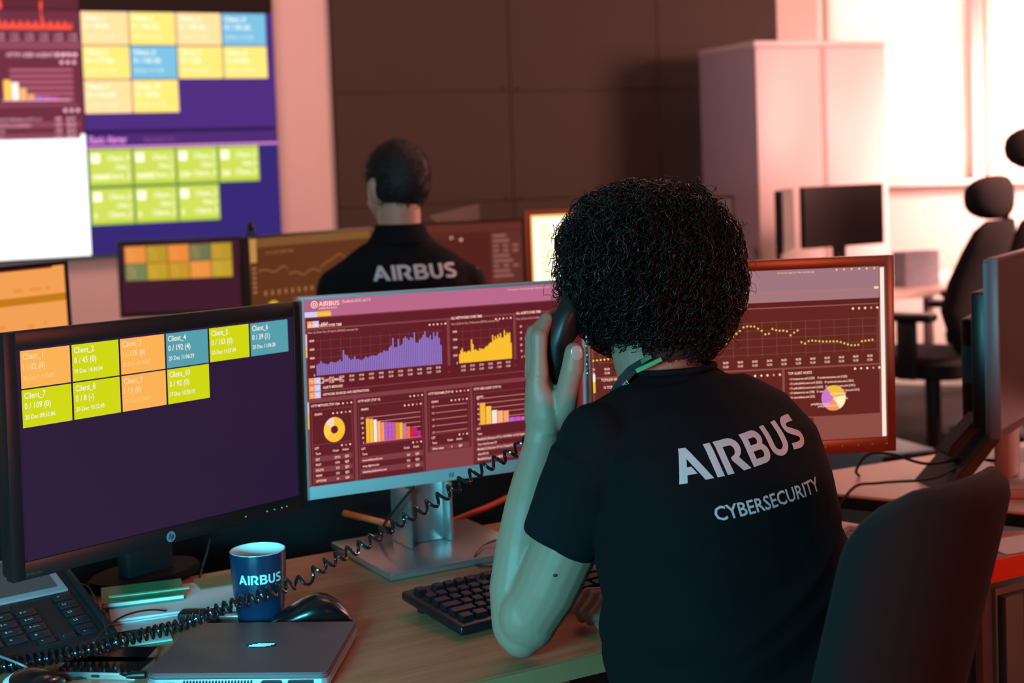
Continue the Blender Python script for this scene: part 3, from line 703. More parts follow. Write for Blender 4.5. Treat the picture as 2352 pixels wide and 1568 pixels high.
    for k, (c, h) in enumerate(zip([(250, 180, 56), (250, 196, 70), (255, 226, 214), (250, 176, 120), (250, 160, 116), (170, 110, 206), (226, 74, 190), (200, 100, 190), (180, 80, 170)], (38, 31, 23, 21, 20, 7, 7, 6, 5))): s.rect(52 + k * 11.6, -76, 52 + k * 11.6 + 10.4, -76 + h, glow(*c), 4)
    # lists
    def lst(xa, xb, rows, zt, step, xc, cols3=True):
        s.rect(xa, zt + 1, xb, zt + 1.8, ln, 3); s.text('LIST', xa + 3, zt - 6, 3.6, wh, 3, .02, .8); s.text('Term', xa + 4, zt - 15, 3.6, wh, 3, .02, .8)
        if cols3: s.text('Count', xc, zt - 13, 3.6, wh, 3, .02, .8); s.text('Action', xc + 17, zt - 13, 3.6, wh, 3, .02, .8); icons(s, xb - 4, zt - 4, 3, wh, 7.4, 1.7)
        for k, (a, b) in enumerate(rows):
            z = zt - 18 - (k + 1) * step
            if z < z0 + .5: break
            if k % 2 == 0: s.rect(xa + 1, z, xb - 1, z + step, glow(126, 58, 66), 2)
            s.text(a, xa + 4, z + 2.2, 3.7, wh, 3, .018, .78)
            if b: s.text(b, xc + 8, z + 2.2, 3.7, wh, 3, .018, .8, 'C'); s.text('QO', xc + 21, z + 2.2, 3.9, wh, 3, .03, .8)
    lst(-256, -187, [('GET', '20751'), ('POST', '1074'), ('DELETE', '573'), ('HEAD', '274'), ('OPTIONS', '14'), ('Other values', '3')], -78, 8.8, -222)
    lst(-174, -58, [('www.hellosmobi.com', '263'), ('mcsp.digicert.com', '222'), ('telemetry.hellosmobi.com', '191'), ('guests.hellosoutlive.com.skilled.cml', '155'), ('www.allflower.com', '155'), ('guests.hellosoutlive.com.skilled', '107')], -88, 9.6, -94)
    lst(-45, 30, [('Other values', '0')], -84, 9, -12)
    lst(42, 156, [('Mozilla/5.0 (Windows NT 6.1; WOW64; rv:31.0) Gecko', ''), ('Cisco AnyConnect 3.0', ''), ('Mozilla/5.0 (Windows NT 6.3; Trident/7.0)', ''), ('Safari/537.36', ''), ('Mozilla/5.0 (compatible; MSIE 9.0)', ''), ('NT 5)', '')], -78, 8.6, 130, False)
mm, MM = monitor('silver framed monitor in the middle with a red dashboard of bar charts', (-.1088, 2.4071, 1.0219), .5167, 0, .0164, .54, .33, (.0055, .0055, .0055, .0215), draw_mid, 'silver', (-.178, 2.462, DZ))
s = Sheet(-.0006)
for dx in (0, 5.2): s.poly([(0 + dx, -9), (1.2 + dx, -9), (4.2 + dx, 0), (3.0 + dx, 0)], [(0, 1, 2, 3)], m_black, 1)
s.poly([(-2.4, -3), (3, -3), (2.7, -4), (-2.7, -4)], [(3, 2, 1, 0)], m_black, 1); s.poly([(4, -6), (10, -6), (9.7, -7), (3.7, -7)], [(3, 2, 1, 0)], m_black, 1)
s.mb.xf(Matrix.Translation((-.012, 0, -.1505)) @ Matrix.Scale(.9, 4)); s.mb.xf(MM); s.mb.xf(worldmat(mm).inverted()); obj('emblem', s.mb, s.mats, mm, 'small dark slanted maker mark')
obj('neck', MB().box(-.042, -.036, -.045, .03, .012, .115, .001).box(.036, .042, -.045, .03, .012, .115, .001).box(-.036, .036, -.018, .03, .012, .30, .001), m_steel, mm, 'silver column of the stand')
obj('base', MB().box(-.135, .135, -.165, .085, .0005, .0115, .002), m_steel, mm)

# --- right monitor
def draw_right(s, x0, z0, x1, z1):
    bg, pn, ln = glow(140, 76, 68), glow(98, 38, 32), glow(140, 80, 70)
    wh, yl_ = glow(255, 206, 184, 1.05), glow(232, 206, 90)
    s.rect(x0, z0, x1, z1, bg, 0); s.rect(x0, 94, x1, z1, glow(160, 118, 126), 1); s.rect(x0, 80, x1 - 12, 110, glow(178, 122, 120), 1); s.rect(x0, 78, x1 - 10, 93, glow(92, 34, 30), 2)
    s.text('in an hour ago to a few seconds ago', 60, 139, 3, wh, 3, 0, 1)
    for q in range(6): s.dot(160 + q * 13, 142, 1.6, wh, 3)
    s.dot(226, 110, 2.4, wh, 3); s.dot(230, 110, 2.2, wh, 3)
    s.rect(x1 - 10, z0, x1, z1, bg, 2); s.rect(x1 - 8.5, z0 + 1, x1 - 1.5, z1 - 2, glow(255, 220, 205, 1.15), 3)
    s.rect(x0 + 2, -15, x1 - 12, 84, pn, 3); s.rect(x0, 83, x1 - 12, 84.6, glow(160, 92, 82), 4); icons(s, 229, 77, 5, wh, 10.5, 2.1)
    for k in range(20):
        x = 228 - k * 24.6
        if x > x0 + 8:
            s.rect(x - .3, 4, x + .3, 62, ln, 4); s.text('06:50', x - 13, -4, 3.6, wh, 4, .02, .8, 'C'); s.text('12-20', x - 13, -10.5, 3.6, wh, 4, .02, .8, 'C')
    for k in range(5): s.rect(x0 + 10, 8 + k * 13, 228, 8.6 + k * 13, ln, 4)
    prof = [(-250, 12), (-150, 18), (-100, 22), (-80, 21), (-63, 20), (-45, 24), (-33, 26), (-25, 34), (-10, 46), (2, 56), (18, 55), (30, 48), (40, 38), (48, 50), (58, 46), (72, 46), (80, 37), (90, 46), (92, 45)]
    prof2 = [(95, 28), (101, 28), (108, 22), (118, 28), (140, 25), (168, 24), (180, 19), (192, 16), (215, 18), (228, 19), (236, 21), (236, 21)]
    def interp(pf, x):
        for (a, b), (c, d) in zip(pf, pf[1:]):
            if a <= x <= c: return b + (d - b) * (x - a) / (c - a + 1e-9)
        return pf[-1][1]
    x = -250
    while x < 222:
        z = interp(prof, x) if x < 93 else interp(prof2, x + 6) + (5 if 196 < x < 222 and int(x) % 3 == 0 else 0)
        s.dot(x, z, 1.75, yl_, 5); x += 6.1
    s.rect(x0 + 2, -136, 64, -18, pn, 3); s.rect(68, -98, x1 - 12, -18, pn, 3); icons(s, 60, -26, 5, wh, 10.5, 2.1); icons(s, 231, -18.5 - 4, 5, wh, 10.5, 2.1)
    s.rect(x0 + 0, -40, x0 + 4, -22, glow(250, 190, 40), 4); s.rect(x0 + 0, -22, x0 + 4, -10, glow(255, 230, 220, 1.1), 4)
    s.text('TCP/UDP PROTOCOL', -238, -22, 4.2, wh, 4, .02, .8); s.text('O TCP (38322)', -234, -34, 4.2, wh, 4, .02, .8)
    s.text('TOP TALKERS', -60, -26, 4.2, wh, 4, .02, .8)
    for k in range(5): s.text('O 10.14.0.1%d (3321%d) O 10.14.82.3' % (k, k), -60, -36 - k * 9, 3.8, wh, 4, .018, .8)
    s.text('TOP ALERT HOSTS', 74, -27, 4.2, wh, 4, .02, .8)
    rl = ['O hostserver.xml (3329)    O antivirusmonitor.xml (1252)', 'O policyfailed.users.xml (2262)   O synclocal.users.xml (1051)', 'O policyfailed.users.xml (2262)   O synclocal.users.xml (1051)', 'O tabletserver.net (758)   O remotebase.xml (511)   O docs.xml (412)', 'O remotebase.xml (352)']
    for k, q in enumerate(rl): s.text(q, 78, -36 - k * 7.6, 3.6, wh, 4, .018, [.80, .84, .86, .80, .8][k]); s.dot(77, -34.5 - k * 7.6, 1.7, glow(230, 90, 70), 5)
    cx, cz, R_ = 151, -69, 21
    def wedge(a0, a1, col):
        n = max(3, int((a1 - a0) / 8)); s.poly(arc(cx, cz, R_, R_, a0, a1, n) + [(cx, cz)], [tuple(range(n + 2))], col, 5)
    wedge(-60, 10, glow(255, 232, 190, 1.1)); wedge(10, 125, glow(240, 190, 60)); wedge(125, 235, glow(206, 120, 200)); wedge(235, 300, glow(246, 150, 90))
    for a, z, b in ((112, -79, 160), (124, -83, 180), (146, -63, 186), (150, -72, 188)): s.text('policyfailed.users.xml', a, z, 3.4, wh, 6, .02, (b - a) / 62)
    s.rect(68, -146, 116, -100, pn, 4); icons(s, 112, -108, 5, wh, 9.4, 2.0); s.text('Security Q', 72, -122, 4, wh, 5, .02, .8)
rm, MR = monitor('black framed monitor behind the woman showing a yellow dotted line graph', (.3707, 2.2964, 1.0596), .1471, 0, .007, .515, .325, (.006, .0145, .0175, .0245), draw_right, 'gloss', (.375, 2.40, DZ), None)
for x in (.134, .163, .190, .215, .24): obj('button', MB().blob((x, -.0005, -.149), .0022, .001, .0018, nu=10, nv=6).xf(MR), m_silver, rm, world=True)
obj('neck', MB().box(-.045, .045, -.02, .014, .01, .36, .006).box(-.05, .05, -.075, .0, .28, .35, .01), m_black, rm)
obj('base', MB().prism(arc(0, 0, .125, .085, 0, 359, 40), 0, .016, axis='z', bev=.004), m_gloss, rm)
# ================================================================== things on the beech desk
# --- mug
m_navy = mat('navy_glaze', rgb(9, 44, 72), .3, coat=.2); m_inside = mat('white_glaze', rgb(225, 235, 235), .15, coat=.5)
mug = thing('mug', 'dark blue mug with a white inside and a pale wordmark', 'mug', (-.392, 2.075, DZ), 0)
H_ = .108
pro = [(0, 0), (.029, 0), (.0325, .003), (.035, .02), (.038, .045), (.0402, .075), (.0412, H_ - .001)]
obj('body', MB().lathe(pro + [(.0405, H_ - .0005)], 48, cap=False), m_navy, mug)
obj('lining', MB().lathe([(.0406, H_ - .0008), (.0404, H_), (.0392, H_), (.0388, H_ - .002), (.037, .06), (.034, .02), (.028, .008), (0, .006)], 48, cap=False), m_inside, mug, 'white glazed inside and rim')
obj('handle', MB().tube([(.0385, .02, .085), (.05, .035, .088), (.058, .045, .07), (.056, .042, .048), (.046, .03, .033), (.036, .018, .032)], [.0055] * 6, 10).xf(Matrix.Rotation(1.2, 4, 'Z')), m_navy, mug)
vs, fs = logo2d(.0140); lw = LOGO_W * .0140
def mugr(z): return np.interp(z, [p[1] for p in pro[2:]], [p[0] for p in pro[2:]]) + .00035
lm_ = MB(); vv = []
for a, b in vs:
    z = .066 + b; r = mugr(z); th = math.radians(-76) + (a - lw / 2) / r; vv.append((r * math.cos(th), r * math.sin(th), z))
lm_.add(vv, fs); obj('wordmark', lm_, mat('pale_print', rgb(190, 225, 222), .5), mug, 'pale blue wordmark')

# --- mouse
def mouse_mesh(L=.118, Wd_=.062, Hh=.038):
    b = MB(); rings = []
    for t in np.linspace(0, 1, 15):
        x = -L / 2 + L * t; e = math.sqrt(max(0.02, 1 - (2 * t - 1) ** 2) ) ** .8
        hgt = Hh * (.30 + .70 * math.sin(PI * min(1, .08 + t ** 1.5 * .78)) ** 1.1) * e; wdt = Wd_ / 2 * e * (.82 + .18 * math.sin(PI * t))
        rings.append(((x, 0, hgt / 2 + .0005), (0, wdt, 0), (0, 0, hgt / 2), 2.3))
    b.loft(rings, 22); return b
m_mouse = mat('dark_soft_plastic', rgb(17, 17, 19), .26, coat=.15)
ms = thing('computer_mouse', 'large black mouse beside the blue mug', 'mouse', (-.316, 2.048, DZ), math.radians(8))
obj('body', mouse_mesh(.125, .066, .046), m_mouse, ms)
obj('scroll_wheel', MB().tube([(-.030, -.004, .017), (-.030, .004, .017)], .0070, 14), m_rubber, ms)
obj('button_seam', MB().tube([(-.055, 0, .013), (-.045, 0, .017), (-.02, 0, .0285)], .0006, 5), m_rubber, ms)
ms2 = thing('computer_mouse', 'black mouse with a pale label strip in the bottom left corner', 'mouse', tuple(onz(58, 1606, DZ)), math.radians(55))
obj('body', mouse_mesh(.12, .066, .036), m_mouse, ms2)
# --- keyboard in front of the woman
kb = thing('keyboard', 'black computer keyboard partly hidden by the woman\'s forearm', 'keyboard', (-.091, 1.959, DZ), math.radians(35.0))
m_key = mat('keycap_black', rgb(24, 21, 28), .35)
body = MB().box(0, .43, 0, .165, 0, .014, .004, 3)
T_ = Matrix.Translation((0, 0, .004)) @ Matrix.Rotation(math.radians(5), 4, 'X')
obj('body', body.xf(T_), m_black, kb)
kw = .0192
rows_ = [[1.25] * 3 + [6.25] + [1.25] * 4, [2.25] + [1] * 10 + [2.75], [1.75] + [1] * 11 + [2.25], [1.5] + [1] * 12 + [1.5], [1] * 13 + [2], [1, None, 1, 1, 1, 1, None, 1, 1, 1, 1, None, 1, 1]]
for r, row in enumerate(rows_):
    x = .010
    for u in row:
        if u is None: x += kw * .6; continue
        y = .012 + r * kw * 1.18 + (.006 if r == 5 else 0); wx = u * kw
        k = MB(); a, b, c, d = x + .0012, x + wx - .0012, y + .001, y + kw - .0014; i = .0022
        z0, z1 = .0125, .0215
        k.add([(a, c, z0), (b, c, z0), (b, d, z0), (a, d, z0), (a + i, c + i, z1), (b - i, c + i, z1), (b - i, d - i * .7, z1 + .0006), (a + i, d - i * .7, z1 + .0006)], [(3, 2, 1, 0), (4, 5, 6, 7), (0, 1, 5, 4), (1, 2, 6, 5), (2, 3, 7, 6), (3, 0, 4, 7)])
        obj('keycap', k.xf(T_), m_key, kb); x += wx
for x in (.03, .40): obj('foot', MB().box(x - .012, x + .012, .135, .150, 0, .016, .002), m_black, kb)

# --- laptop
lp = thing('laptop', 'closed grey laptop with a mirror-bright emblem at the front edge of the desk', 'laptop', (-.496, 1.806, DZ), math.radians(-4.5))
LW, LD = .242, .207
m_lid = mat('laptop_grey_metal', rgb(104, 84, 86), .42, metal=.3)
m_lbase = mat('laptop_light_metal', rgb(176, 184, 188), .3, metal=.6)
obj('base', MB().prism([(x, y) for x, y in arc(.016, .016, .016, .016, 180, 270, 6) + arc(LW - .01, .01, .01, .01, 270, 360, 6) + arc(LW - .01, LD - .01, .01, .01, 0, 90, 6) + arc(.016, LD - .016, .016, .016, 90, 180, 6)], .002, .0135, axis='z', bev=.002), m_lbase, lp)
obj('lid', MB().prism([(x, y) for x, y in arc(.016, .016, .0155, .0155, 180, 270, 6) + arc(LW - .01, .01, .0095, .0095, 270, 360, 6) + arc(LW - .01, LD - .01, .0095, .0095, 0, 90, 6) + arc(.016, LD - .016, .0155, .0155, 90, 180, 6)], .0145, .0215, axis='z', bev=.0018), m_lid, lp)
vn = MB()
for k in range(22): vn.box(.052 + k * .0042, .0544 + k * .0042, -.0005, .002, .0045, .0115)
obj('vent_slots', vn, m_rubber, lp)
obj('port', MB().rprism(.028, .006, -.0006, .002, .0015, cx=.168, cz=.0085), m_rubber, lp)
obj('port', MB().rprism(.034, .0075, -.0006, .002, .002, cx=.206, cz=.0085), m_rubber, lp)
obj('slot', MB().rprism(.011, .003, -.0006, .001, .0012, cx=.036, cz=.0085), m_rubber, lp)
em = MB(); hx, hy = .128, .108
for k, (dx, w_) in enumerate(((-.011, .018), (-.0055, .022), (.0, .025), (.0055, .022))):
    pass
ell = [(.021 * math.cos(a), .0105 * math.sin(a)) for a in np.linspace(0, 2 * PI, 28, endpoint=False)]
em.prism([(hx + a, hy + b) for a, b in ell if True], .0215, .0219, axis='z')
obj('emblem_ground', em, mat('emblem_black_mirror', rgb(30, 28, 34), .3, metal=.6), lp)
e2 = MB()
for q in (-.0052, -.0018, .0016, .0050):
    L_ = .030 if abs(q) < .003 else .024
    e2.prism([(hx - L_ / 2 + q, hy + q * 1.0 - .0006), (hx + L_ / 2 + q, hy + q - .0006), (hx + L_ / 2 + q, hy + q + .0006), (hx - L_ / 2 + q, hy + q + .0006)], .0219, .0222, axis='z')
obj('emblem', e2, mat('chrome', rgb(190, 185, 190), .18, metal=1.0), lp, 'four bright slanted bars')

# --- desk phone
ph = thing('desk_phone', 'black desk telephone with a large display at the left edge', 'telephone', (-.580, 1.988, DZ), math.radians(38))
m_ph = mat('phone_black', rgb(24, 27, 31), .42); m_pkey = mat('phone_key', rgb(30, 34, 39), .38)
al = math.atan2(.072, .235)
TP = Matrix.Translation((0, 0, .018)) @ Matrix.Rotation(al, 4, 'X')     # sloping face: x 0..-w, y up the slope
Lw = .27
obj('body', MB().add([(0, 0, .001), (-Lw, 0, .001), (-Lw, .235, .001), (0, .235, .001), (0, 0, .018), (-Lw, 0, .018), (-Lw, .235, .09), (0, .235, .09)], [(0, 1, 2, 3), (7, 6, 5, 4), (0, 4, 5, 1), (1, 5, 6, 2), (2, 6, 7, 3), (3, 7, 4, 0)]), m_ph, ph)
obj('rim', MB().box(-.010, .0, 0, .246, -.004, .005, .002).box(-Lw, -.01, 0, .010, -.004, .003, .002).xf(TP), m_ph, ph)
obj('display_frame', MB().box(-.235, -.022, .130, .243, 0, .004, .001).xf(TP), mat('light_grey_plastic', rgb(150, 148, 156), .4), ph, 'light grey display surround')
obj('display', MB().box(-.225, -.034, .142, .236, .004, .0048).xf(TP), mat('dim_display', rgb(92, 84, 86), .35), ph)
def pkey(x, y, w_, h_, txt, sub=''):
    k = obj('key', MB().box(x - w_ / 2, x + w_ / 2, y - h_ / 2, y + h_ / 2, 0, .0035, .0012).xf(TP), m_pkey, ph)
    pr = Sheet(0); tw = mat('key_print', rgb(205, 210, 212), .5)
    pr.text(txt, x * 1000 - w_ * 300, y * 1000 - 2.0, 4.4, tw, 0, .015)
    if sub: pr.text(sub, x * 1000 - w_ * 300 + 4.4, y * 1000 - 1, 2.2, tw, 0, .01)
    pr.mb.xf(TP @ Matrix.Translation((0, 0, .0037)) @ Matrix.Rotation(-PI / 2, 4, 'X')); obj('print', pr.mb, pr.mats, k)
for r, row in enumerate([('1', '2', '3'), ('4', '5', '6'), ('7', '8', '9'), ('*', '0', '#')]):
    sub = [('', 'ABC', 'DEF'), ('GHI', 'JKL', 'MNO'), ('PQRS', 'TUV', 'WXYZ'), ('', '', '')][r]
    for c, tx in enumerate(row): pkey(-.165 + c * .034, .096 - r * .020, .029, .015, tx, sub[c])
for r, tx in enumerate(('=', 'L1', 'L2', 'L3', '')): pkey(-.036, .116 - r * .022, .028, .016, tx)
for r, tx in enumerate(('o', 'm', 'i', 'cc', '<')): pkey(-.205, .106 - r * .020, .022, .014, tx)
for c, tx in enumerate(('(', 'I', ')', '*', '-', '+')): pkey(-.185 + c * .030, .018 if c > 2 else .116, .024, .012, tx)
s_ = Sheet(0)

# --- papers and small things between phone, mug and monitor
m_paper = mat('white_paper', rgb(222, 222, 222), .7)
def pad(name, label, cat, loc, rz, parts_): pass
st = thing('paper_stack', 'stack of white sheets left of the blue mug', 'paper', (-.535, 2.15, DZ), math.radians(20))
for k in range(7):
    a = .10 + .006 * math.sin(k * 2.1)
    obj('sheet', MB().box(-a, a, -.07 + .003 * math.sin(k * 3), .07, .001 + k * .0024, .003 + k * .0024, .0004, 1).xf(Matrix.Rotation(.02 * math.sin(k * 1.7), 4, 'Z')), m_paper, st)
nb = thing('notebook', 'green spiral notebook lying on the white sheets', 'notebook', (-.578, 2.165, DZ + .0185), math.radians(17))
m_green = mat('green_cover', rgb(14, 122, 84), .45)
obj('cover', MB().box(-.072, .05, -.045, .045, .0, .0012).box(-.072, .05, -.045, .045, .0065, .0078), m_green, nb)
obj('pages', MB().box(-.070, .048, -.043, .043, .0012, .0065), m_paper, nb)
for k in range(24): obj('ring', MB().tube([(-.068 + k * .005, .045 + .0045 * math.cos(a), .004 + .0045 * math.sin(a)) for a in np.linspace(0, 2 * PI, 11)], .0006, 5), m_black, nb)
single('ruler', 'thin translucent green ruler lying along the green notebook', 'ruler', MB().box(-.06, .06, -.004, .004, 0, .0016), mat('pale_green_plastic', rgb(120, 200, 160), .3), (-.575, 2.15, DZ + .0265), math.radians(17))
single('leaflet', 'brown leaflet beside the green notebook, left of the mug', 'paper', MB().box(-.055, .055, -.03, .03, 0, .0015), mat('brown_leaflet2', rgb(120, 105, 70), .5, nscale=30, namt=.2), (-.465, 2.235, DZ + .0180), math.radians(24))
def crumple(seed, sx, sy, amp):
    b = MB(); r = random.Random(seed); n = 10; vs = []
    for i in range(n + 1):
        for j in range(n + 1):
            x, y = (i / n - .5) * sx, (j / n - .5) * sy
            vs.append((x, y, .003 + amp * (.5 + .5 * noise.noise(V((x * 26 + seed, y * 26, seed))))))
    b.add(vs, [(i * (n + 1) + j, (i + 1) * (n + 1) + j, (i + 1) * (n + 1) + j + 1, i * (n + 1) + j + 1) for i in range(n) for j in range(n)])
    k = len(b.v); b.add([(x, y, z - .0008) for x, y, z in vs], [(i * (n + 1) + j, i * (n + 1) + j + 1, (i + 1) * (n + 1) + j + 1, (i + 1) * (n + 1) + j) for i in range(n) for j in range(n)])
    return b
single('crumpled_paper', 'crumpled pale sheet in front of the stack of white sheets', 'paper', crumple(3, .15, .06, .014), m_paper, (-.545, 2.06, DZ), math.radians(14), ang=60)
single('tissue', 'folded pale green tissue between phone and laptop', 'paper', crumple(8, .10, .05, .010), mat('pale_green_paper', rgb(170, 205, 190), .8), (-.49, 2.005, DZ + .0225), math.radians(-10), ang=60) if False else None
single('envelope', 'pale folded envelope wedged between the desk phone and the laptop', 'paper', MB().box(-.035, .035, -.022, .022, 0, .003, .001), mat('pale_green_paper', rgb(170, 205, 190), .8), (-.545, 2.008, DZ), math.radians(20))
# usb connector block
us = thing('usb_adapter', 'black adapter with a metal plug lying behind the laptop', 'adapter', (-.468, 2.072, DZ), math.radians(-3))
obj('body', MB().box(-.044, .016, -.014, .014, 0, .020, .004), m_blackm, us)
obj('plug', MB().box(.016, .052, -.006, .006, .008, .013, .0005), m_steel, us)
obj('tag', MB().box(.054, .074, -.016, .006, 0, .001), m_paper, us)
# two phones
for k, (x, y, rz, lab) in enumerate(((-.574, 1.925, -4, 'black smartphone with a bright metal edge left of the laptop'), (-.568, 1.886, -9, 'second smartphone lying in front of the metal edged one'))):
    t = thing('smartphone', lab, 'phone', (x, y, DZ), math.radians(rz), 'smartphones left of the laptop')
    zz = .010 if k == 0 else 0
    obj('body', MB().rprism(.135, .066, -.0075, 0, .012, bev=.0015).xf(Matrix.Rotation(-PI / 2, 4, 'X') ).xf(Matrix.Translation((0, .0, .008))) if False else MB().prism([(a, b) for a, b in arc(.05, .02, .012, .012, 0, 90, 6) + arc(-.05, .02, .012, .012, 90, 180, 6) + arc(-.05, -.02, .012, .012, 180, 270, 6) + arc(.05, -.02, .012, .012, 270, 360, 6)], 0, .0085, axis='z', bev=.002), m_steel, t, 'metal edged body')
    obj('screen', MB().box(-.058, .058, -.029, .029, .0085, .0091), m_gloss, t)
    obj('socket', MB().rprism(.012, .0035, -.0325, -.0305, .0012, cz=.0043), m_rubber, t)

# --- cables
def cable(label, pts, r=.0016, name='cable', m=None, sub=6):
    P = [V(p) for p in pts]; out = []
    for i in range(len(P) - 1):
        a, b, c, d = P[max(i - 1, 0)], P[i], P[i + 1], P[min(i + 2, len(P) - 1)]
        for k in range(sub):
            t = k / sub; out.append(.5 * ((2 * b) + (c - a) * t + (2 * a - 5 * b + 4 * c - d) * t * t + (3 * b - a - 3 * c + d) * t ** 3))
    out.append(P[-1]); 
    return out
def put_cable(label, pts, r=.0016, m=None, group=None):
    return single('cable', label, 'cable', MB().tube(cable(label, pts), r, 8), m or m_rubber, group=group)
Z3 = DZ + .0018
put_cable('thin grey cable curling in front of the desk phone in the bottom left corner', [onz(-40, 1492, DZ + .035), onz(40, 1522, DZ + .028), onz(90, 1545, DZ + .01), onz(150, 1552, Z3), onz(230, 1548, Z3), onz(300, 1540, Z3)], .0017, mat('grey_cable', rgb(110, 116, 124), .4))
pc = thing('power_cable', 'black power lead plugged into the left side of the laptop', 'cable', tuple(onz(330, 1550, DZ + .006)), 0)
obj('lead', MB().tube(cable('', [onz(292, 1552, DZ + .007), onz(262, 1545, DZ + .006), onz(215, 1552, Z3), onz(150, 1560, Z3), onz(90, 1556, Z3), onz(-30, 1530, Z3)]), .0019, 8), m_rubber, pc, world=True)
obj('plug', MB().tube([onz(334, 1549, DZ + .0075), onz(306, 1550, DZ + .0075), onz(290, 1552, DZ + .007)], [.0052, .005, .0032], 12), m_black, pc, world=True)
put_cable('thin black cable arching over the papers towards the adapter', [onz(410, 1407, DZ + .006), at(350, 1400, 2.06), at(290, 1412, 2.03), at(245, 1440, 1.98), onz(215, 1475, DZ + .06)], .0013)
put_cable('thin wire loop standing beside the desk phone', [onz(245, 1455, DZ + .05), at(230, 1400, 2.03), at(205, 1350, 2.06), at(180, 1340, 2.08), at(172, 1352, 2.09)], .0010)
put_cable('tangled thin black cable under the smartphones', [onz(150, 1510, Z3), onz(210, 1515, Z3), onz(250, 1528, Z3), onz(275, 1535, Z3), onz(305, 1528, Z3), onz(330, 1535, Z3)], .0013)
put_cable('black cable standing up behind the blue mug', [onz(458, 1335, DZ + .001), at(462, 1310, 2.35), at(475, 1270, 2.36), at(482, 1238, 2.36)], .0022)
put_cable('black cable hanging across the silver monitor stand', [at(950, 1118, 2.36), at(915, 1160, 2.38), at(885, 1200, 2.42), at(860, 1245, 2.50)], .0026)
put_cable('dark cable loop resting on the silver stand base', [onz(1140, 1240, DZ + .02), onz(1112, 1252, DZ + .016), onz(1092, 1275, DZ + .014), onz(1088, 1292, Z3), onz(1105, 1300, Z3), onz(1150, 1300, Z3)], .0015)
for k, (pts, lab) in enumerate(((((-.35, 2.56, .60), (-.2, 2.64, .66), (-.05, 2.70, .60), (.1, 2.76, .62)), 'loose cable hanging below the rear desk edge, nearest the desk'), (((-.5, 2.60, .66), (-.3, 2.75, .60), (-.1, 2.80, .67), (.05, 2.85, .58)), 'loose cable sagging in the dark gap behind the desk'), (((-.7, 2.5, .56), (-.4, 2.7, .63), (-.2, 2.78, .55), (.0, 2.9, .63)), 'loose cable lowest in the gap behind the desk'))):
    put_cable(lab, pts, .004, mat('orange_brown_cable', rgb(190, 90, 50), .4) if k == 1 else m_rubber, 'cables in the gap behind the desk')
put_cable('lead coloured as an orange glint in the dark gap left of the silver stand', [at(790, 1178, 2.68), at(840, 1190, 2.66), at(900, 1204, 2.66), at(990, 1216, 2.70)], .006, mat('orange_glint_lead', rgb(240, 96, 40), .35))  # orange glints in the gap put into the lead colour
put_cable('lead coloured as an orange glint in the dark gap right of the silver stand', [at(1040, 1196, 2.74), at(1085, 1178, 2.76), at(1130, 1160, 2.80), at(1190, 1130, 2.86)], .0055, mat('orange_glint_lead', rgb(240, 96, 40), .35))

# --- dark panel added to fill the shaded gap behind the beech desk, with clutter
pt = thing('dark_gap_panel', 'low dark panel added in the shaded gap behind the beech desk', 'divider', (-.25, 2.95, 0), math.radians(27))
obj('panel', MB().box(-1.25, .55, -.015, .015, .05, .80, .004), mat('dark_gap_felt', rgb(26, 24, 27), .95, nscale=90, namt=.2), pt)
for x in (-1.1, .4): obj('foot', MB().box(x - .02, x + .02, -.14, .14, 0, .05, .006), m_metalleg, pt)
single('pen_tray', 'flat dark grey tray behind the silver stand base', 'tray', MB().box(-.08, .08, -.03, .03, 0, .018, .005), mat('slate_plastic', rgb(58, 54, 66), .45), (.075, 2.60, DZ), math.radians(29))

# ================================================================== right hand desk
def side_monitor():
    c = V((1.018, 2.765, 1.028)); yaw = math.radians(56); M = panelM(c, yaw)
    t = thing('monitor', 'monitor seen side-on at the right edge with a dusty dark screen, red reflection painted in', 'monitor', (.995, 2.78, DZ), yaw)
    wd, hg = .53, .33
    obj('bezel', MB().box(-wd / 2, -wd / 2 + .008, 0, .02, -hg / 2, hg / 2, .002).box(wd / 2 - .008, wd / 2, 0, .02, -hg / 2, hg / 2, .002).box(-wd / 2 + .006, wd / 2 - .006, 0.0004, .02, hg / 2 - .008, hg / 2, .002).box(-wd / 2 + .006, wd / 2 - .006, .0004, .02, -hg / 2, -hg / 2 + .016, .002).xf(M), mat('bluegrey_plastic', rgb(124, 112, 120), .4), t, world=True)
    obj('screen', MB().box(-wd / 2 + .008, wd / 2 - .008, .002, .02, -hg / 2 + .016, hg / 2 - .008).xf(M), mat('dusty_red_lit_screen', rgb(92, 58, 60), .25, nscale=220, namt=.18), t, world=True)  # dusty tone plus a red reflection painted into the screen colour
    obj('housing', MB().rprism(wd - .01, hg - .01, .02, .028, .006).xf(M), mat('bluegrey_plastic', rgb(124, 112, 120), .4), t, world=True)
    obj('rear_box', MB().box(-.235, .20, .028, .060, -.155, .10, .006).xf(M), m_black, t, world=True)
    obj('neck', MB().box(-.04, .04, .045, .075, -.292, -.04, .004).xf(M), m_silver, t, world=True)
    obj('base', MB().prism(arc(.03, .075, .11, .09, 0, 359, 40), 0, .012, axis='z', bev=.003), m_metalleg, t)
    s = Sheet(-.0); sp = mat('screen_smudge', rgb(150, 112, 108), .6); r = random.Random(4)
    for q in range(46): s.dot(r.uniform(-250, 250), r.uniform(-140, 150), r.uniform(.6, 1.6), sp, 0, 6)
    s.mb.xf(M @ Matrix.Translation((0, .0019, 0))); s.mb.xf(worldmat(t).inverted()); obj('smudges', s.mb, s.mats, t)
side_monitor()
sm2 = thing('monitor', 'thinner black monitor just behind the side-on one with a lit teal socket', 'monitor', (1.03, 2.98, DZ), math.radians(60))
M_ = panelM(at(2232, 850, 2.80) + V((.15, .21, 0)), math.radians(60))
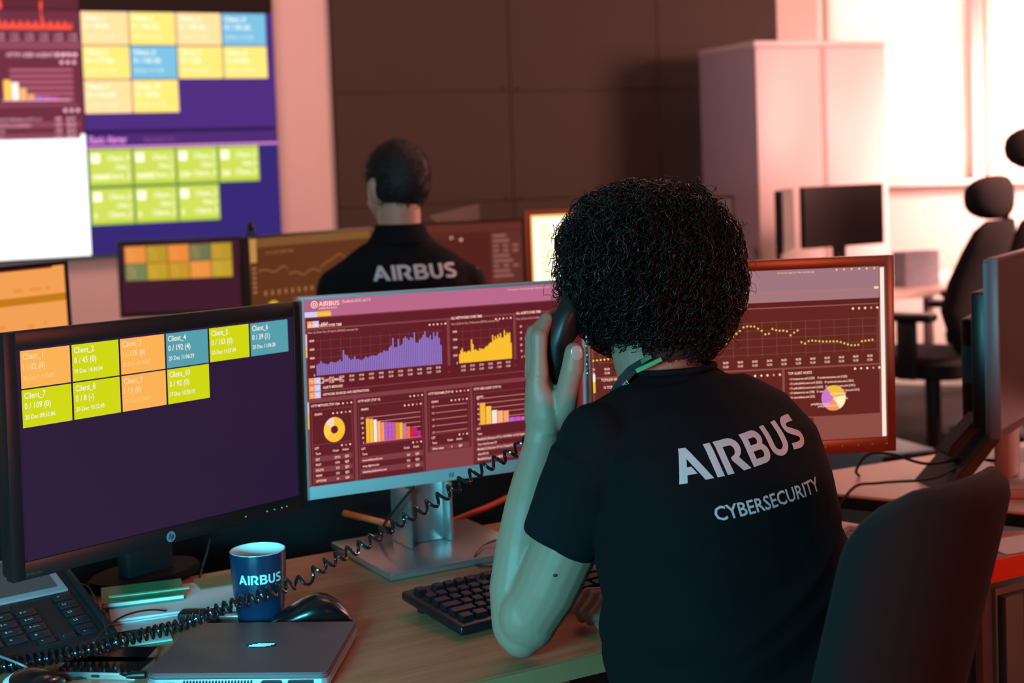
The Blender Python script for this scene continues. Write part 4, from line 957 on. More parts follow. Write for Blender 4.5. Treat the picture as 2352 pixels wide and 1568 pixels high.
obj('housing', MB().rprism(.48, .30, 0, .022, .01, bev=.003).xf(M_), m_black, sm2, world=True)
obj('screen', MB().box(-.23, .23, -.001, 0, -.135, .14).xf(M_), m_offg, sm2, world=True)
obj('rear_box', MB().box(-.235, .1, .022, .05, -.12, .1, .005).xf(M_), m_black, sm2, world=True)
obj('socket_plate', MB().box(-.2385, -.2355, .024, .048, -.03, .045, .001).xf(M_), mat('teal_socket', rgb(40, 110, 120), .3), sm2, 'teal socket plate', world=True)
obj('neck', MB().box(-.03, .03, -.01, .02, 0, .28, .004), m_black, sm2)
obj('base', MB().prism(arc(0, .0, .09, .07, 0, 359, 30), 0, .012, axis='z'), m_black, sm2)
# wedge phone side view
wp = thing('desk_phone', 'black desk telephone seen from the side on its slanted stand, cables trailing left', 'telephone', (.835, 2.725, DZ), math.radians(8))
sidep = [(0, .0), (.150, .155), (.160, .150), (.165, .140), (.058, .018), (.075, .004), (.075, 0)]
obj('body', MB().prism([(x * .84 - .03, z * .84) for x, z in sidep], -.02, .11, bev=.002), m_black, wp)
obj('handset_cradle', MB().prism([(x * .9 - .03, z * .9) for x, z in ((.045, .065), (.125, .148), (.112, .158), (.05, .098), (.035, .075))], .02, .07, bev=.003), m_blackm, wp)
put_cable('upper cable running left from the side-on desk phone', [(.875, 2.75, .79), (.80, 2.77, .775), (.74, 2.80, .79), (.70, 2.83, .785), (.68, 2.85, .75), (.69, 2.87, DZ + .003)], .003)
put_cable('lower cable running left from the side-on desk phone and off the desk edge', [(.87, 2.74, .785), (.80, 2.73, .755), (.70, 2.75, .745), (.64, 2.73, .738), (.58, 2.69, .66), (.56, 2.66, .55)], .0028)
kp = thing('keyboard', 'beige slim keyboard on the pale right hand desk', 'keyboard', (.86, 2.655, DZ), math.radians(-12))
obj('body', MB().box(0, .42, 0, .11, 0, .016, .006), mat('beige_plastic', rgb(196, 176, 164), .5), kp)
obj('key_field', MB().box(.012, .408, .010, .10, .016, .019, .002), mat('beige_keys', rgb(214, 196, 186), .5), kp)

# ================================================================== the woman's chair
ch = thing('office_chair', 'dark fabric office chair behind the woman, only its backrest in view', 'chair', (.36, 1.60, 0), 0)
m_fab = mat('charcoal_fabric', rgb(14, 15, 17), .95, sheen=.04, nscale=700, namt=.45, bump=.35, bscale=900)
cyaw = math.radians(53)
cx_ = V((math.cos(cyaw), math.sin(cyaw), 0)); cf = V((-math.sin(cyaw), math.cos(cyaw), 0))
bk = MB(); NR = 22
cb_ = V((.492, 1.545, 0))
outl = []
for t in np.linspace(0, 1, 34):
    z = .50 + (1.028 - .50) * t
    hw = .200
    if t > .86: hw -= .075 * ((t - .86) / .14) ** 2.6
    if t < .1: hw -= .05 * (1 - t / .1) ** 2
    rec = -.25 * (z - 1.03)
    c = cb_ + cf * (rec) + V((0, 0, z))
    th = .034 - .004 * t
    if t > .93: th *= math.sqrt(max(.06, 1 - ((t - .93) / .07) ** 2 * .94))
    outl.append((c, cx_ * hw, cf * th, 3.6))
bk.loft(outl, 48)
for i, v in enumerate(bk.v):
    d = (v - V((cb_.x, cb_.y, v.z))).dot(cx_); bk.v[i] = v + cf * (.9 * d * d) - V((0, 0, .017 * d / .2))
obj('backrest', bk, m_fab, ch, world=True, ang=60)
obj('back_support', MB().tube([(.40, 1.62, .42), (.50, 1.50, .45), (.485, 1.52, .66)], .018, 10), m_black, ch, world=True)
so = V((.33, 1.64, .385))
obj('seat', MB().loft([(so + V((0, 0, z)), cx_ * a, cf * b, 3.5) for z, a, b in ((-.04, .19, .19), (-.03, .225, .225), (.01, .235, .235), (.035, .22, .22), (.04, .19, .19))], 40), m_fab, ch, world=True, ang=60)
obj('gas_column', MB().tube([so - V((0, 0, .04)), so - V((0, 0, .36))], .028, 16), m_steel, ch, world=True)
for k in range(5):
    a = 2 * PI * k / 5; e = V((math.cos(a), math.sin(a), 0))
    obj('base_arm', MB().tube([V((so.x, so.y, .11)), V((so.x, so.y, .07)) + e * .28], [.03, .016], 10), m_black, ch, world=True)
    obj('castor', MB().tube([V((so.x, so.y, .03)) + e * .29 + V((-e.y, e.x, 0)) * -.02, V((so.x, so.y, .03)) + e * .29 + V((-e.y, e.x, 0)) * .02], .03, 14), m_rubber, ch, world=True)
# ================================================================== people
m_skinW = mat('skin_warm_brown', rgb(168, 136, 116), .48, sss=.12, bump=.12, bscale=900, nscale=25, namt=.06)
m_skinM = mat('skin_light', rgb(200, 150, 128), .5, sss=.12)
m_shirt = mat('black_cotton', rgb(15, 20, 25), .9, spec=.2, nscale=900, namt=.3, bump=.25, bscale=1200)
m_hair = mat('dark_curly_hair', rgb(26, 20, 18), .34, spec=.45)
m_trous = mat('dark_denim', rgb(24, 28, 40), .9, nscale=400, namt=.3)
m_print = mat('white_shirt_print', rgb(226, 232, 238), .6)

def head_blobs(b, c, f, k=1.0, tilt=0.0):
    """cranium, jaw, face, ears and nose around centre c, looking along f"""
    f = V(f).normalized(); R = f.cross(V((0, 0, 1))).normalized(); U = R.cross(f).normalized()
    A = Matrix((R, f, U)).transposed()
    P = lambda x, y, z: V(c) + A @ V((x, y, z)) * k
    b.blob(P(0, -.008, .03), .076 * k, .094 * k, .088 * k, A, 28, 18)          # cranium
    b.loft([(P(0, .012, .02), R * .072 * k, f * .082 * k), (P(0, .018, -.02), R * .070 * k, f * .080 * k), (P(0, .024, -.055), R * .062 * k, f * .070 * k), (P(0, .034, -.085), R * .048 * k, f * .055 * k), (P(0, .050, -.108), R * .028 * k, f * .034 * k), (P(0, .055, -.116), R * .012 * k, f * .018 * k)], 26, 2.3)
    b.blob(P(0, .060, .028), .055 * k, .030 * k, .030 * k, A)                   # brow
    for s in (-1, 1):
        b.blob(P(s * .036, .070, -.030), .024 * k, .020 * k, .024 * k, A)       # cheeks
        b.loft([(P(s * .072, -.006, -.040), R * .005 * k, f * .010 * k), (P(s * .078, -.008, -.025), R * .007 * k, f * .015 * k), (P(s * .084, -.012, .002), R * .008 * k, f * .020 * k), (P(s * .085, -.016, .018), R * .007 * k, f * .019 * k), (P(s * .082, -.016, .029), R * .004 * k, f * .010 * k)], 14)   # ears
    b.loft([(P(0, .092, .022), R * .007 * k, f * .010 * k), (P(0, .101, -.002), R * .010 * k, f * .014 * k), (P(0, .108, -.022), R * .015 * k, f * .017 * k), (P(0, .100, -.032), R * .012 * k, f * .010 * k)], 14)  # nose
    b.blob(P(0, .090, -.056), .022 * k, .009 * k, .0055 * k, A); b.blob(P(0, .088, -.066), .019 * k, .009 * k, .006 * k, A)   # lips
    b.blob(P(0, .084, -.094), .018 * k, .014 * k, .014 * k, A)                  # chin
    return P, A, R, f, U
def eyes_part(t, P, A, R, f, U, k):
    e = MB()
    for s in (-1, 1): e.blob(P(s * .032, .078, .004), .0125 * k, .0125 * k, .0125 * k, A, 14, 10)
    o = obj('eyes', e, mat('eye_white', rgb(225, 220, 215), .15), t, world=True)
    for s in (-1, 1):
        obj('iris', MB().blob(P(s * .032, .0868, .004), .0055 * k, .0045 * k, .0055 * k, A, 12, 8).xf(worldmat(t).inverted()), mat('iris_brown', rgb(46, 28, 18), .1), o)
    br = MB()
    for s in (-1, 1): br.tube([P(s * .016, .090, .024), P(s * .034, .088, .030), P(s * .052, .078, .025)], [.002 * k, .0028 * k, .0012 * k], 8)
    obj('eyebrows', br, mat('dark_hair_short', rgb(22, 17, 15), .7), t, world=True)

def displace(me, fn):
    n = len(me.vertices); co = np.empty(n * 3); me.vertices.foreach_get('co', co)
    no = np.empty(n * 3); me.vertices.foreach_get('normal', no) if False else None
    vs = me.vertices
    new = [tuple(v.co + v.normal * fn(v.co)) for v in vs]
    me.vertices.foreach_set('co', [c for p in new for c in p]); me.update()

# ------------------------------------------------------------------ the woman
WF = V((-.6, .8, 0)); WR = V((.8, .6, 0))
wo = thing('person', 'curly haired woman in a black printed T-shirt, elbow on desk, phone at ear', 'person', (.33, 1.68, 0), 0)
SP = [((.325, 1.655, .44), .185, .125), ((.318, 1.66, .52), .190, .135), ((.298, 1.72, .64), .178, .130), ((.272, 1.78, .75), .168, .125), ((.262, 1.825, .85), .166, .125), ((.258, 1.875, .94), .170, .120), ((.252, 1.915, 1.00), .172, .105), ((.240, 1.945, 1.045), .150, .082), ((.226, 1.965, 1.078), .098, .060), ((.212, 1.975, 1.10), .060, .052)]
TILT = .00
def torso_rings(off, upto=None):
    out = []
    for i, (c, a, b) in enumerate(SP):
        out.append((c, WR * (a + off), WF * (b + off) + V((0, 0, -.25 * (b + off))) * (1 if i > 1 else 0), 2.35))
    return out[:upto] if upto else out
LS, RS = V((.103, 1.855, 1.024)), V((.335, 2.06, 1.005))      # shoulder joints
LE, RE = V((-.004, 1.868, .772)), V((.455, 2.170, .795))      # elbows
LW, RWr = V((.030, 1.945, 1.005)), V((.215, 2.065, .765))      # wrists
HC_ = V((.186, 1.995, 1.222))                                  # head centre
sk = MB(); sk.loft(torso_rings(-.016), 36)
PW_, AW, RW_, FW_, UW = head_blobs(sk, HC_, (-.60, .80, -.16), .96)
sk.loft([((.215, 1.968, 1.055), WR * .064, WF * .058), ((.199, 1.972, 1.085), WR * .060, WF * .056), ((.189, 1.980, 1.12), WR * .057, WF * .054), ((.184, 1.995, 1.17), WR * .052, WF * .055)], 24)
# left arm: upper arm, elbow, forearm
sk.limb([LS, (.085, 1.852, .96), (.058, 1.854, .89), (.030, 1.860, .83), (.006, 1.868, .790), (-.010, 1.876, .7685)], [.044, .046, .045, .043, .040, .032], 18)
sk.blob((-.006, 1.868, .7605), .028, .028, .026)                # point of the elbow on the desk
sk.blob((.004, 1.862, .790), .040, .034, .045)
sk.limb([(-.012, 1.880, .775), (-.012, 1.893, .820), (-.003, 1.907, .872), (.008, 1.922, .925), (.019, 1.935, .968), LW, (.034, 1.949, 1.028)], [.034, .036, .0345, .031, .027, .0245, .0245], 18)
# right arm, lying along the desk
sk.limb([RS, (.385, 2.10, .93), (.43, 2.15, .85), RE], [.044, .045, .040, .034], 16)
sk.limb([RE + V((0, 0, -.012)), (.39, 2.145, .775), (.30, 2.105, .768), RWr], [.034, .036, .030, .024], 16)
# left hand (palm towards the head, thumb towards the camera)
def handpts(*p): return [V(q) for q in p]
sk.loft([((.034, 1.949, 1.022), V((.0215, -.012, 0)), V((.008, .024, 0)), 2.4), ((.036, 1.954, 1.045), V((.026, -.010, 0)), V((.008, .033, 0)), 2.5), ((.034, 1.960, 1.070), V((.0235, -.006, 0)), V((.004, .040, 0)), 2.6), ((.030, 1.964, 1.092), V((.018, -.002, 0)), V((.002, .042, 0)), 2.6), ((.030, 1.966, 1.108), V((.0135, 0, 0)), V((0, .040, 0)), 2.6)], 24)
FING = [  # MCP, PIP, DIP, tip  (index .. little)
    [(.031, 1.936, 1.104), (.0325, 1.940, 1.155), (.044, 1.958, 1.176), (.056, 1.984, 1.180)],
    [(.027, 1.955, 1.108), (.027, 1.956, 1.158), (.044, 1.974, 1.172), (.056, 1.994, 1.172)],
    [(.024, 1.976, 1.104), (.024, 1.982, 1.148), (.044, 1.986, 1.164), (.066, 1.986, 1.160)],
    [(.022, 1.994, 1.094), (.022, 2.004, 1.128), (.040, 2.010, 1.140), (.060, 2.010, 1.134)]]
for q, fg in enumerate(FING):
    r = [.0122, .0125, .0120, .0105][q]
    sk.limb([fg[0], tuple((V(fg[0]) * .5 + V(fg[1]) * .5)), fg[1], tuple((V(fg[1]) + V(fg[2])) / 2), fg[2], fg[3]], [r * 1.12, r * .95, r, r * .86, r * .84, r * .70], 12)
sk.limb([(.052, 1.944, 1.040), (.065, 1.934, 1.064), (.070, 1.927, 1.090), (.0765, 1.922, 1.112), (.0795, 1.920, 1.134)], [.019, .0175, .0155, .0160, .0140], 14)
sk.blob((.052, 1.946, 1.058), .018, .014, .030)
# right hand resting on the desk, fingers curled
sk.loft([((.215, 2.065, .764), V((-.006, .020, 0)), V((0, 0, .016)), 2.3), ((.19, 2.045, .762), V((-.020, .026, 0)), V((0, 0, .018)), 2.4), ((.160, 2.018, .764), V((-.024, .030, 0)), V((0, 0, .019)), 2.5), ((.138, 1.998, .766), V((-.024, .028, 0)), V((0, 0, .016)), 2.5)], 20)
for q in range(4):
    o = V((-.024, .030, 0)) * (1 - q * .62); bse = V((.138, 1.998, .768)) + o * .8
    sk.limb([bse, bse + V((-.028, -.018, .006)), bse + V((-.044, -.026, -.012)), bse + V((-.038, -.020, -.026))], [.0115, .0108, .0098, .0085], 10)
sk.limb([(.165, 1.992, .760), (.148, 1.966, .752), (.126, 1.948, .748), (.108, 1.938, .746)], [.014, .012, .0108, .009], 10)
me = remesh(sk, .0023, 5, .5)
me.materials.append(m_skinW)
body = obj('body', me, [m_skinW], wo, None) if False else None
shade(me, 80); body = bpy.data.objects.new('body', me); COL.objects.link(body); me.transform(worldmat(wo).inverted()); body.parent = wo
# thumb nail and a mole
nail = MB(); NA = Matrix(((.98, .18, .05), (-.18, .98, 0), (-.06, 0, 1))).transposed()
nail.blob((.0818, 1.9075, 1.1345), .0085, .0028, .0105, NA, 16, 10, p=2.5); obj('thumb_nail', nail, mat('nail', rgb(205, 168, 158), .25, coat=.3), wo, world=True)
mo = MB(); mo.blob(at(1275, 1321, 1.8125), .0030, .0012, .0022); obj('mole', mo, mat('mole', rgb(70, 48, 40), .6), wo, world=True)
eyes_part(wo, PW_, AW, RW_, FW_, UW, .96)

# T-shirt
sh = MB(); sh.loft(torso_rings(.004, 9) , 40)
sh.loft([((.236, 1.955, 1.050), WR * .12, WF * .075), ((.222, 1.966, 1.082), WR * .088, WF * .068), ((.214, 1.970, 1.098), WR * .070, WF * .062)], 30)
# shoulders and sleeves
sh.limb([(.220, 1.945, 1.058), (.155, 1.895, 1.045), LS + V((0, 0, 0)), (.088, 1.850, .975)], [.045, .047, .052, .057], 18)
sh.limb([(.255, 1.965, 1.050), (.30, 2.015, 1.034), RS + V((-.002, -.004, 0)), (.36, 2.08, .965)], [.045, .047, .050, .052], 18)
d_ = (V((.058, 1.848, .89)) - V((.095, 1.850, .975))).normalized(); s1 = d_.orthogonal().normalized(); s2 = d_.cross(s1)
slv = [((.094, 1.850, 1.00), .056), ((.080, 1.849, .96), .059), ((.068, 1.848, .93), .0575), ((.057, 1.848, .905), .0545), ((.0515, 1.848, .892), .0530)]
hx_ = V((1, 0, -.42)).normalized(); hy_ = V((0, 1, 0))
sh.loft([(c, hx_ * r * 1.0, hy_ * r * .98, 2.1) for c, r in slv], 28)
sh.loft([((.352, 2.07, .985), V((.054, .01, .01)), V((0, .054, 0))), ((.385, 2.11, .92), V((.055, .01, .03)), V((0, .053, 0))), ((.402, 2.13, .875), V((.053, .01, .03)), V((0, .052, 0)))], 24)
ms_ = remesh(sh, .0042, 7, .6)
def folds(p):
    # cloth gathers: diagonal pull lines over the waist and from the arm pit, plus fine unevenness
    q = V((p.x, p.y, p.z)); low = max(0.0, min(1.0, (.96 - q.z) / .16))
    u = (q - V((.26, 1.8, .8))).dot(WR)
    s = q.z * 1.0 - u * .35
    n1 = noise.noise(V((u * 3.0, s * 20.0, 1.3))); n2 = noise.noise(V((u * 7.0 + 4, s * 44.0, 7.7)))
    ridge = (1 - abs(n1) * 2.6)
    d = low * (.0090 * max(-.4, ridge) + .0022 * n2)
    ap = math.exp(-((q - V((.145, 1.80, .93))).length / .085) ** 2)
    d += ap * .0045 * math.sin(70 * (q.z + .7 * (q.x)) + 3 * noise.noise(q * 12))
    sl = math.exp(-((q - V((.075, 1.83, .925))).length / .06) ** 2)
    d += sl * .0022 * math.sin(95 * (q.z * .8 - q.x * .5))
    d += .0012 * noise.noise(q * 22)
    return d
displace(ms_, folds)
shade(ms_, 80); ms_.materials.append(m_shirt)
bvh_shirt = BVHTree.FromPolygons([v.co.copy() for v in ms_.vertices], [tuple(p.vertices) for p in ms_.polygons])
shirt = bpy.data.objects.new('shirt', ms_); COL.objects.link(shirt); ms_.transform(worldmat(wo).inverted()); shirt.parent = wo
shirt['label'] = 'black cotton T-shirt with white back print'
# sleeve hems
def loopring(c, hx, hy, rx, ry, n=40): return [V(c) + hx * rx * math.cos(2 * PI * k / n) + hy * ry * math.sin(2 * PI * k / n) for k in range(n + 1)]
obj('sleeve_hem', MB().tube(loopring((.0520, 1.848, .8935), hx_, hy_, .0522, .0512), .0022, 8, caps=False), m_shirt, wo, world=True)
# neck band
obj('neck_band', MB().tube([V((.2135, 1.9705, 1.100)) + WR * .0655 * math.cos(a) + WF * .0585 * math.sin(a) + V((0, 0, -.030 * max(0, math.sin(a)) + .004 * max(0, -math.sin(a)))) for a in np.linspace(0, 2 * PI, 49)], .0042, 8, caps=False), m_shirt, wo, world=True)

def decal(vs, fs, org, ax, ay, nrm, bvh, step=.004, off=.0009):
    """lay flat lettering on a surface: in-plane axes ax, ay (metres), dropped along nrm"""
    bm = bmesh.new(); bv = [bm.verts.new((a, b, 0)) for a, b in vs]
    for f in fs:
        try: bm.faces.new([bv[i] for i in f])
        except ValueError: pass
    x0, x1 = min(v[0] for v in vs), max(v[0] for v in vs); y0, y1 = min(v[1] for v in vs), max(v[1] for v in vs)
    x = x0 + step
    while x < x1:
        bmesh.ops.bisect_plane(bm, geom=bm.verts[:] + bm.edges[:] + bm.faces[:], plane_co=(x, 0, 0), plane_no=(1, 0, 0)); x += step
    y = y0 + step
    while y < y1:
        bmesh.ops.bisect_plane(bm, geom=bm.verts[:] + bm.edges[:] + bm.faces[:], plane_co=(0, y, 0), plane_no=(0, 1, 0)); y += step
    for v in bm.verts:
        p = V(org) + ax * v.co.x + ay * v.co.y
        h, n, _, _ = bvh.ray_cast(p + nrm * .3, -nrm, .8)
        if h is None:
            h, n, _, _ = bvh.find_nearest(p)
        v.co = h + n * off
    b = MB(); b.bm(bm); return b
# directions of the back: across (towards her right) and up her spine
def project(p):
    v = V(p) - CAM; d = v.dot(fw); return (1176 + 3267 * v.dot(rr) / d, 784 - 233 - 3267 * v.dot(uu) / d)
def back_pt(x, y):
    d = fw + rr * ((x - 1176) / 3267) + uu * ((784 - 233 - y) / 3267)
    h, n, i, dist = bvh_shirt.ray_cast(CAM, d.normalized(), 5); return h
PRN = {}
a0 = back_pt(1585, 1103); a1 = back_pt(1815, 1030); a2 = back_pt(1545, 1010)
BN = V((.42, -.90, .02)).normalized()
lv, lf = logo2d(1.0)
ax = V((.905, .415, .10)); ax = (ax - BN * ax.dot(BN)).normalized(); ay = BN.cross(ax).normalized(); ay = -ay if ay.z < 0 else ay
A_ = dict(bn=BN, ax=ax, ay=ay)
o1, o2 = back_pt(1560, 1113), back_pt(1790, 1050); i0, i1 = back_pt(1652, 1080), back_pt(1614, 1004)
ax2 = (o2 - o1).normalized(); ay2 = (i1 - i0).normalized()
cap = (i1 - i0).length * 1.0
obj('back_print', decal([(a * cap * .86, b * cap) for a, b in lv], lf, o1, ax2, ay2, BN, bvh_shirt), m_print, wo, 'large white wordmark across the back', world=True)
c1, c2 = back_pt(1646, 1197), back_pt(1850, 1140); ax3 = (c2 - c1).normalized()
tv, tf = text2d('CYBERSECURITY', cap * .42, .014, .76)
obj('back_print', decal(tv, tf, c1, ax3, ay2, BN, bvh_shirt), m_print, wo, 'smaller white lettering below the wordmark', world=True)
print('cap', cap, ax2, ay2, ax3)

# lanyard round the neck
LN = []
bvh_body = None
for (x, y, Y) in ((1402, 932, 1.918), (1412, 902, 1.910), (1430, 872, 1.907), (1450, 850, 1.908), (1475, 835, 1.905), (1505, 825, 1.908), (1535, 818, 1.915), (1570, 812, 1.93), (1600, 812, 1.95)): LN.append(at(x, y, Y))
lb_ = MB(); hw = .0066; vs = []
up_ = []
for i, p in enumerate(LN):
    t = (LN[min(i + 1, len(LN) - 1)] - LN[max(i - 1, 0)]).normalized(); side = t.cross(V((0, -1, 0))).normalized()
    if side.z < 0: side = -side
    up_.append(side); o = V((0, -.0009, 0))
    vs += [p - side * hw + o, p + side * hw + o, p + side * hw - o, p - side * hw - o]
fs = []
for i in range(len(LN) - 1):
    for k in range(4): fs.append((i * 4 + k, (i + 1) * 4 + k, (i + 1) * 4 + (k + 1) % 4, i * 4 + (k + 1) % 4))
lb_.add(vs, fs); ly = obj('lanyard', lb_, mat('dark_ribbon', rgb(26, 40, 44), .7), wo, 'dark neck ribbon with a green clip', world=True)
# clip blocks and lettering on the ribbon
def quadblk(pts, th=.003):
    b = MB(); P = [V(p) for p in pts]; o = V((0, -th, 0)); b.add(P + [p + o for p in P], [(3, 2, 1, 0), (4, 5, 6, 7), (0, 1, 5, 4), (1, 2, 6, 5), (2, 3, 7, 6), (3, 0, 4, 7)]); return b
Yc = 1.898
obj('clip', quadblk([at(1459, 847, Yc), at(1517, 820, Yc), at(1521, 828, Yc), at(1463, 856, Yc)]).xf(worldmat(wo).inverted()), mat('green_ribbon_bar', rgb(70, 190, 130), .5), ly, 'green bar')
obj('clip', quadblk([at(1470, 826, Yc), at(1494, 814, Yc), at(1497, 822, Yc), at(1474, 835, Yc)]).xf(worldmat(wo).inverted()), mat('green_ribbon_bar2', rgb(50, 130, 90), .5), ly, 'smaller green bar')
tv, tf = text2d('Security', .0074, .0, .86)
P0 = at(1411, 913, 1.899)
b_ = MB(); b_.add([P0 + V((.60, -.02, .80)).normalized() * a + V((-.80, 0, .60)).normalized() * (b - .004) for a, b in tv], tf)
obj('lettering', b_.xf(worldmat(wo).inverted()), mat('ribbon_print', rgb(190, 205, 205), .6), ly)
# earring
ER = MB(); e0 = at(1347, 775, 1.915)
for k in range(9):
    p = e0 + V((.0006 * math.sin(k * 2), 0, -.0062 * k)); ER.blob(p, .0011 + .0004 * (k % 2), .0008, .0034, nu=8, nv=6)
obj('earring', ER, mat('bright_silver', rgb(235, 235, 240), .12, metal=1.0), wo, world=True)

# trousers and shoes
tr = MB()
tr.loft([((.325, 1.655, .62), WR * .180, WF * .130, 2.4), ((.325, 1.655, .50), WR * .192, WF * .150, 2.4), ((.325, 1.66, .43), WR * .185, WF * .150, 2.4)], 36)
for s in (-1, 1):
    h = V((.325, 1.67, .52)) + WR * .095 * s
    kn = h + WF * .42 + V((0, 0, -.01)); an = kn + WF * -.04 + V((0, 0, -.40))
    tr.limb([h, h + WF * .2, kn, kn + V((0, 0, -.2)), an], [.088, .080, .062, .052, .044], 18)
mt = remesh(tr, .008, 6, .6); shade(mt, 80); mt.materials.append(m_trous)
to = bpy.data.objects.new('trousers', mt); COL.objects.link(to); mt.transform(worldmat(wo).inverted()); to.parent = wo
for s in (-1, 1):
    an = V((.325, 1.67, .11)) + WR * .095 * s + WF * .38
    obj('shoe', MB().loft([(an + V((0, 0, -.01)) - WF * .04, WR * .02, V((0, 0, .03))), (an + V((0, 0, -.055)) - WF * .03, WR * .036, V((0, 0, .05))), (an + V((0, 0, -.065)) + WF * .05, WR * .042, V((0, 0, .042))), (an + V((0, 0, -.08)) + WF * .14, WR * .042, V((0, 0, .028))), (an + V((0, 0, -.088)) + WF * .19, WR * .022, V((0, 0, .015)))], 18), m_black, wo, world=True)

# curly hair: inner mass darkened as shade between strands plus thousands of curls
HH = V((.192, 2.012, 1.232))
HA = Matrix((RW_, FW_.cross(V((0, 0, 1))).cross(V((0, 0, 1))) * 0 + V((-.6, .8, 0)), V((0, 0, 1)))).transposed()
def hairR(d):
    """outer radius of the bob in direction d (unit, world)"""
    x = d.dot(WR); y = d.dot(WF); z = d.z
    r = 1 / ((abs(x) / .131) ** 2.35 + (abs(y) / .125) ** 2.35 + (abs(z) / (.130 if z > 0 else .144)) ** 2.35) ** (1 / 2.35)
    r *= 1 + .05 * noise.noise(d * 2.2 + V((3, 1, 5))) + .035 * noise.noise(d * 5.5)
    if z < -.2 and d.dot(V((-1, 0, 0))) > .15: r *= 1 - .12 * min(1, (-z - .2) * 2)      # shorter over the phone ear
    return r
def face_mask(d):     # True where the face is left free
    return d.dot(FW_) > .62 and d.z < .35
hb = MB(); nu_, nv_ = 44, 26; vs = [HH + V((0, 0, -1)) * hairR(V((0, 0, -1))) * .60]
for i in range(1, nv_):
    ph_ = -PI / 2 + PI * i / nv_
    for k in range(nu_):
        th = 2 * PI * k / nu_; d = V((math.cos(ph_) * math.cos(th), math.cos(ph_) * math.sin(th), math.sin(ph_)))
        sc = .86
        if face_mask(d): sc = .50
        if d.z < -.6: sc = .74
        vs.append(HH + d * hairR(d) * sc * (1 + .05 * noise.noise(d * 9)))
vs.append(HH + V((0, 0, 1)) * hairR(V((0, 0, 1))) * .86)
fs = [(0, 1 + (k + 1) % nu_, 1 + k) for k in range(nu_)]
for i in range(nv_ - 2):
    for k in range(nu_): fs.append((1 + i * nu_ + k, 1 + i * nu_ + (k + 1) % nu_, 1 + (i + 1) * nu_ + (k + 1) % nu_, 1 + (i + 1) * nu_ + k))
L_ = len(vs) - 1; o_ = 1 + (nv_ - 2) * nu_
fs += [(o_ + k, o_ + (k + 1) % nu_, L_) for k in range(nu_)]
hb.add(vs, fs)
hr = random.Random(5)
SV = [list(v) for v in hb.v]; SF = list(hb.f); NBASE = len(SF)
def add_strand(pts, rads, n=3):
    base = len(SV); N = len(pts); a = None
    for i in range(N):
        t = (pts[min(i + 1, N - 1)] - pts[max(i - 1, 0)])
        t = t.normalized() if t.length > 1e-9 else V((0, 0, 1))
        a = t.orthogonal().normalized() if a is None else (a - t * a.dot(t)).normalized()
        b = t.cross(a)
        for k in range(n):
            th = 2 * PI * k / n; q = pts[i] + (a * math.cos(th) + b * math.sin(th)) * rads[i]; SV.append((q.x, q.y, q.z))
    for i in range(N - 1):
        for k in range(n): SF.append((base + i * n + k, base + i * n + (k + 1) % n, base + (i + 1) * n + (k + 1) % n, base + (i + 1) * n + k))
def rdir():
    while True:
        v = V((hr.uniform(-1, 1), hr.uniform(-1, 1), hr.uniform(-1, 1)))
        if .1 < v.length < 1: return v.normalized()
NS = 6200
for s in range(NS):
    d = rdir()
    if face_mask(d): continue
    if d.dot(V((0, -1, 0))) < -.55 and hr.random() < .5: continue
    R_ = hairR(d); fly = hr.random() < .05
    r1 = R_ * hr.uniform(.84, 1.0) * (1.06 if fly else 1)
    L = hr.uniform(.035, .080); turns = L / hr.uniform(.016, .038); amp = hr.uniform(.0030, .0085)
    down = V((0, 0, -1)); tang = (down - d * down.dot(d))
    if d.z > .75: tang = V((d.x, d.y, 0)) + V((hr.uniform(-.5, .5), hr.uniform(-.5, .5), 0))
    if tang.length < .05: tang = rdir()
    tang = (tang.normalized() + rdir() * .65 + d * hr.uniform(-.10, .22)).normalized()
    p0 = HH + d * r1 - tang * L * .5; sidev = tang.cross(d).normalized(); nd = sidev.cross(tang).normalized()
    n = 13 if not fly else 15; ph_ = hr.uniform(0, 6.28); pts = []
    for i in range(n):
        t = i / (n - 1); a = ph_ + 2 * PI * turns * t; am = amp * min(1, .35 + t * 1.4)
        q = p0 + tang * L * t + nd * math.cos(a) * am + sidev * math.sin(a) * am
        e = q - HH; rmax = hairR(e.normalized()) * (1.03 if not fly else 1.12)
        if e.length > rmax: q = HH + e.normalized() * (rmax - (e.length - rmax) * .3)
        pts.append(q)
    w_ = hr.uniform(.0004, .0008) if hr.random() < .6 else hr.uniform(.0009, .0014) if not fly else .00045
    add_strand(pts, [w_ * (1 - .55 * abs(2 * i / (n - 1) - 1) ** 3) for i in range(n)])
for s in range(240):      # stray hairs along the outline
    d = rdir()
    if d.z < -.45 or face_mask(d): continue
    R_ = hairR(d); p0 = HH + d * R_ * .97; n = 12; L = hr.uniform(.02, .05); t1 = (rdir() + d * .9).normalized(); sd_ = t1.orthogonal().normalized(); s2_ = t1.cross(sd_); pts = []
    am = hr.uniform(.002, .006); tn = hr.uniform(.8, 2.2); ph_ = hr.uniform(0, 6)
    for i in range(n):
        t = i / (n - 1); a = ph_ + 2 * PI * tn * t
        pts.append(p0 + t1 * L * t * .6 + (sd_ * math.cos(a) + s2_ * math.sin(a)) * am * t + V((0, 0, -.012)) * t * t)
    add_strand(pts, [.00028] * n)
mh = bpy.data.meshes.new('hair'); inv = worldmat(wo).inverted()
mh.from_pydata(SV, [], SF); mh.transform(inv); mh.materials.append(m_hair); mh.materials.append(mat('shaded_inner_hair', rgb(12, 10, 10), .95, spec=.05)); mh.polygons.foreach_set('use_smooth', [True] * len(mh.polygons)); mh.polygons.foreach_set('material_index', [1 if i < NBASE else 0 for i in range(len(mh.polygons))]); mh.update()
ho = bpy.data.objects.new('hair', mh); COL.objects.link(ho); ho.parent = wo; ho['label'] = 'chin length mass of dark curls'

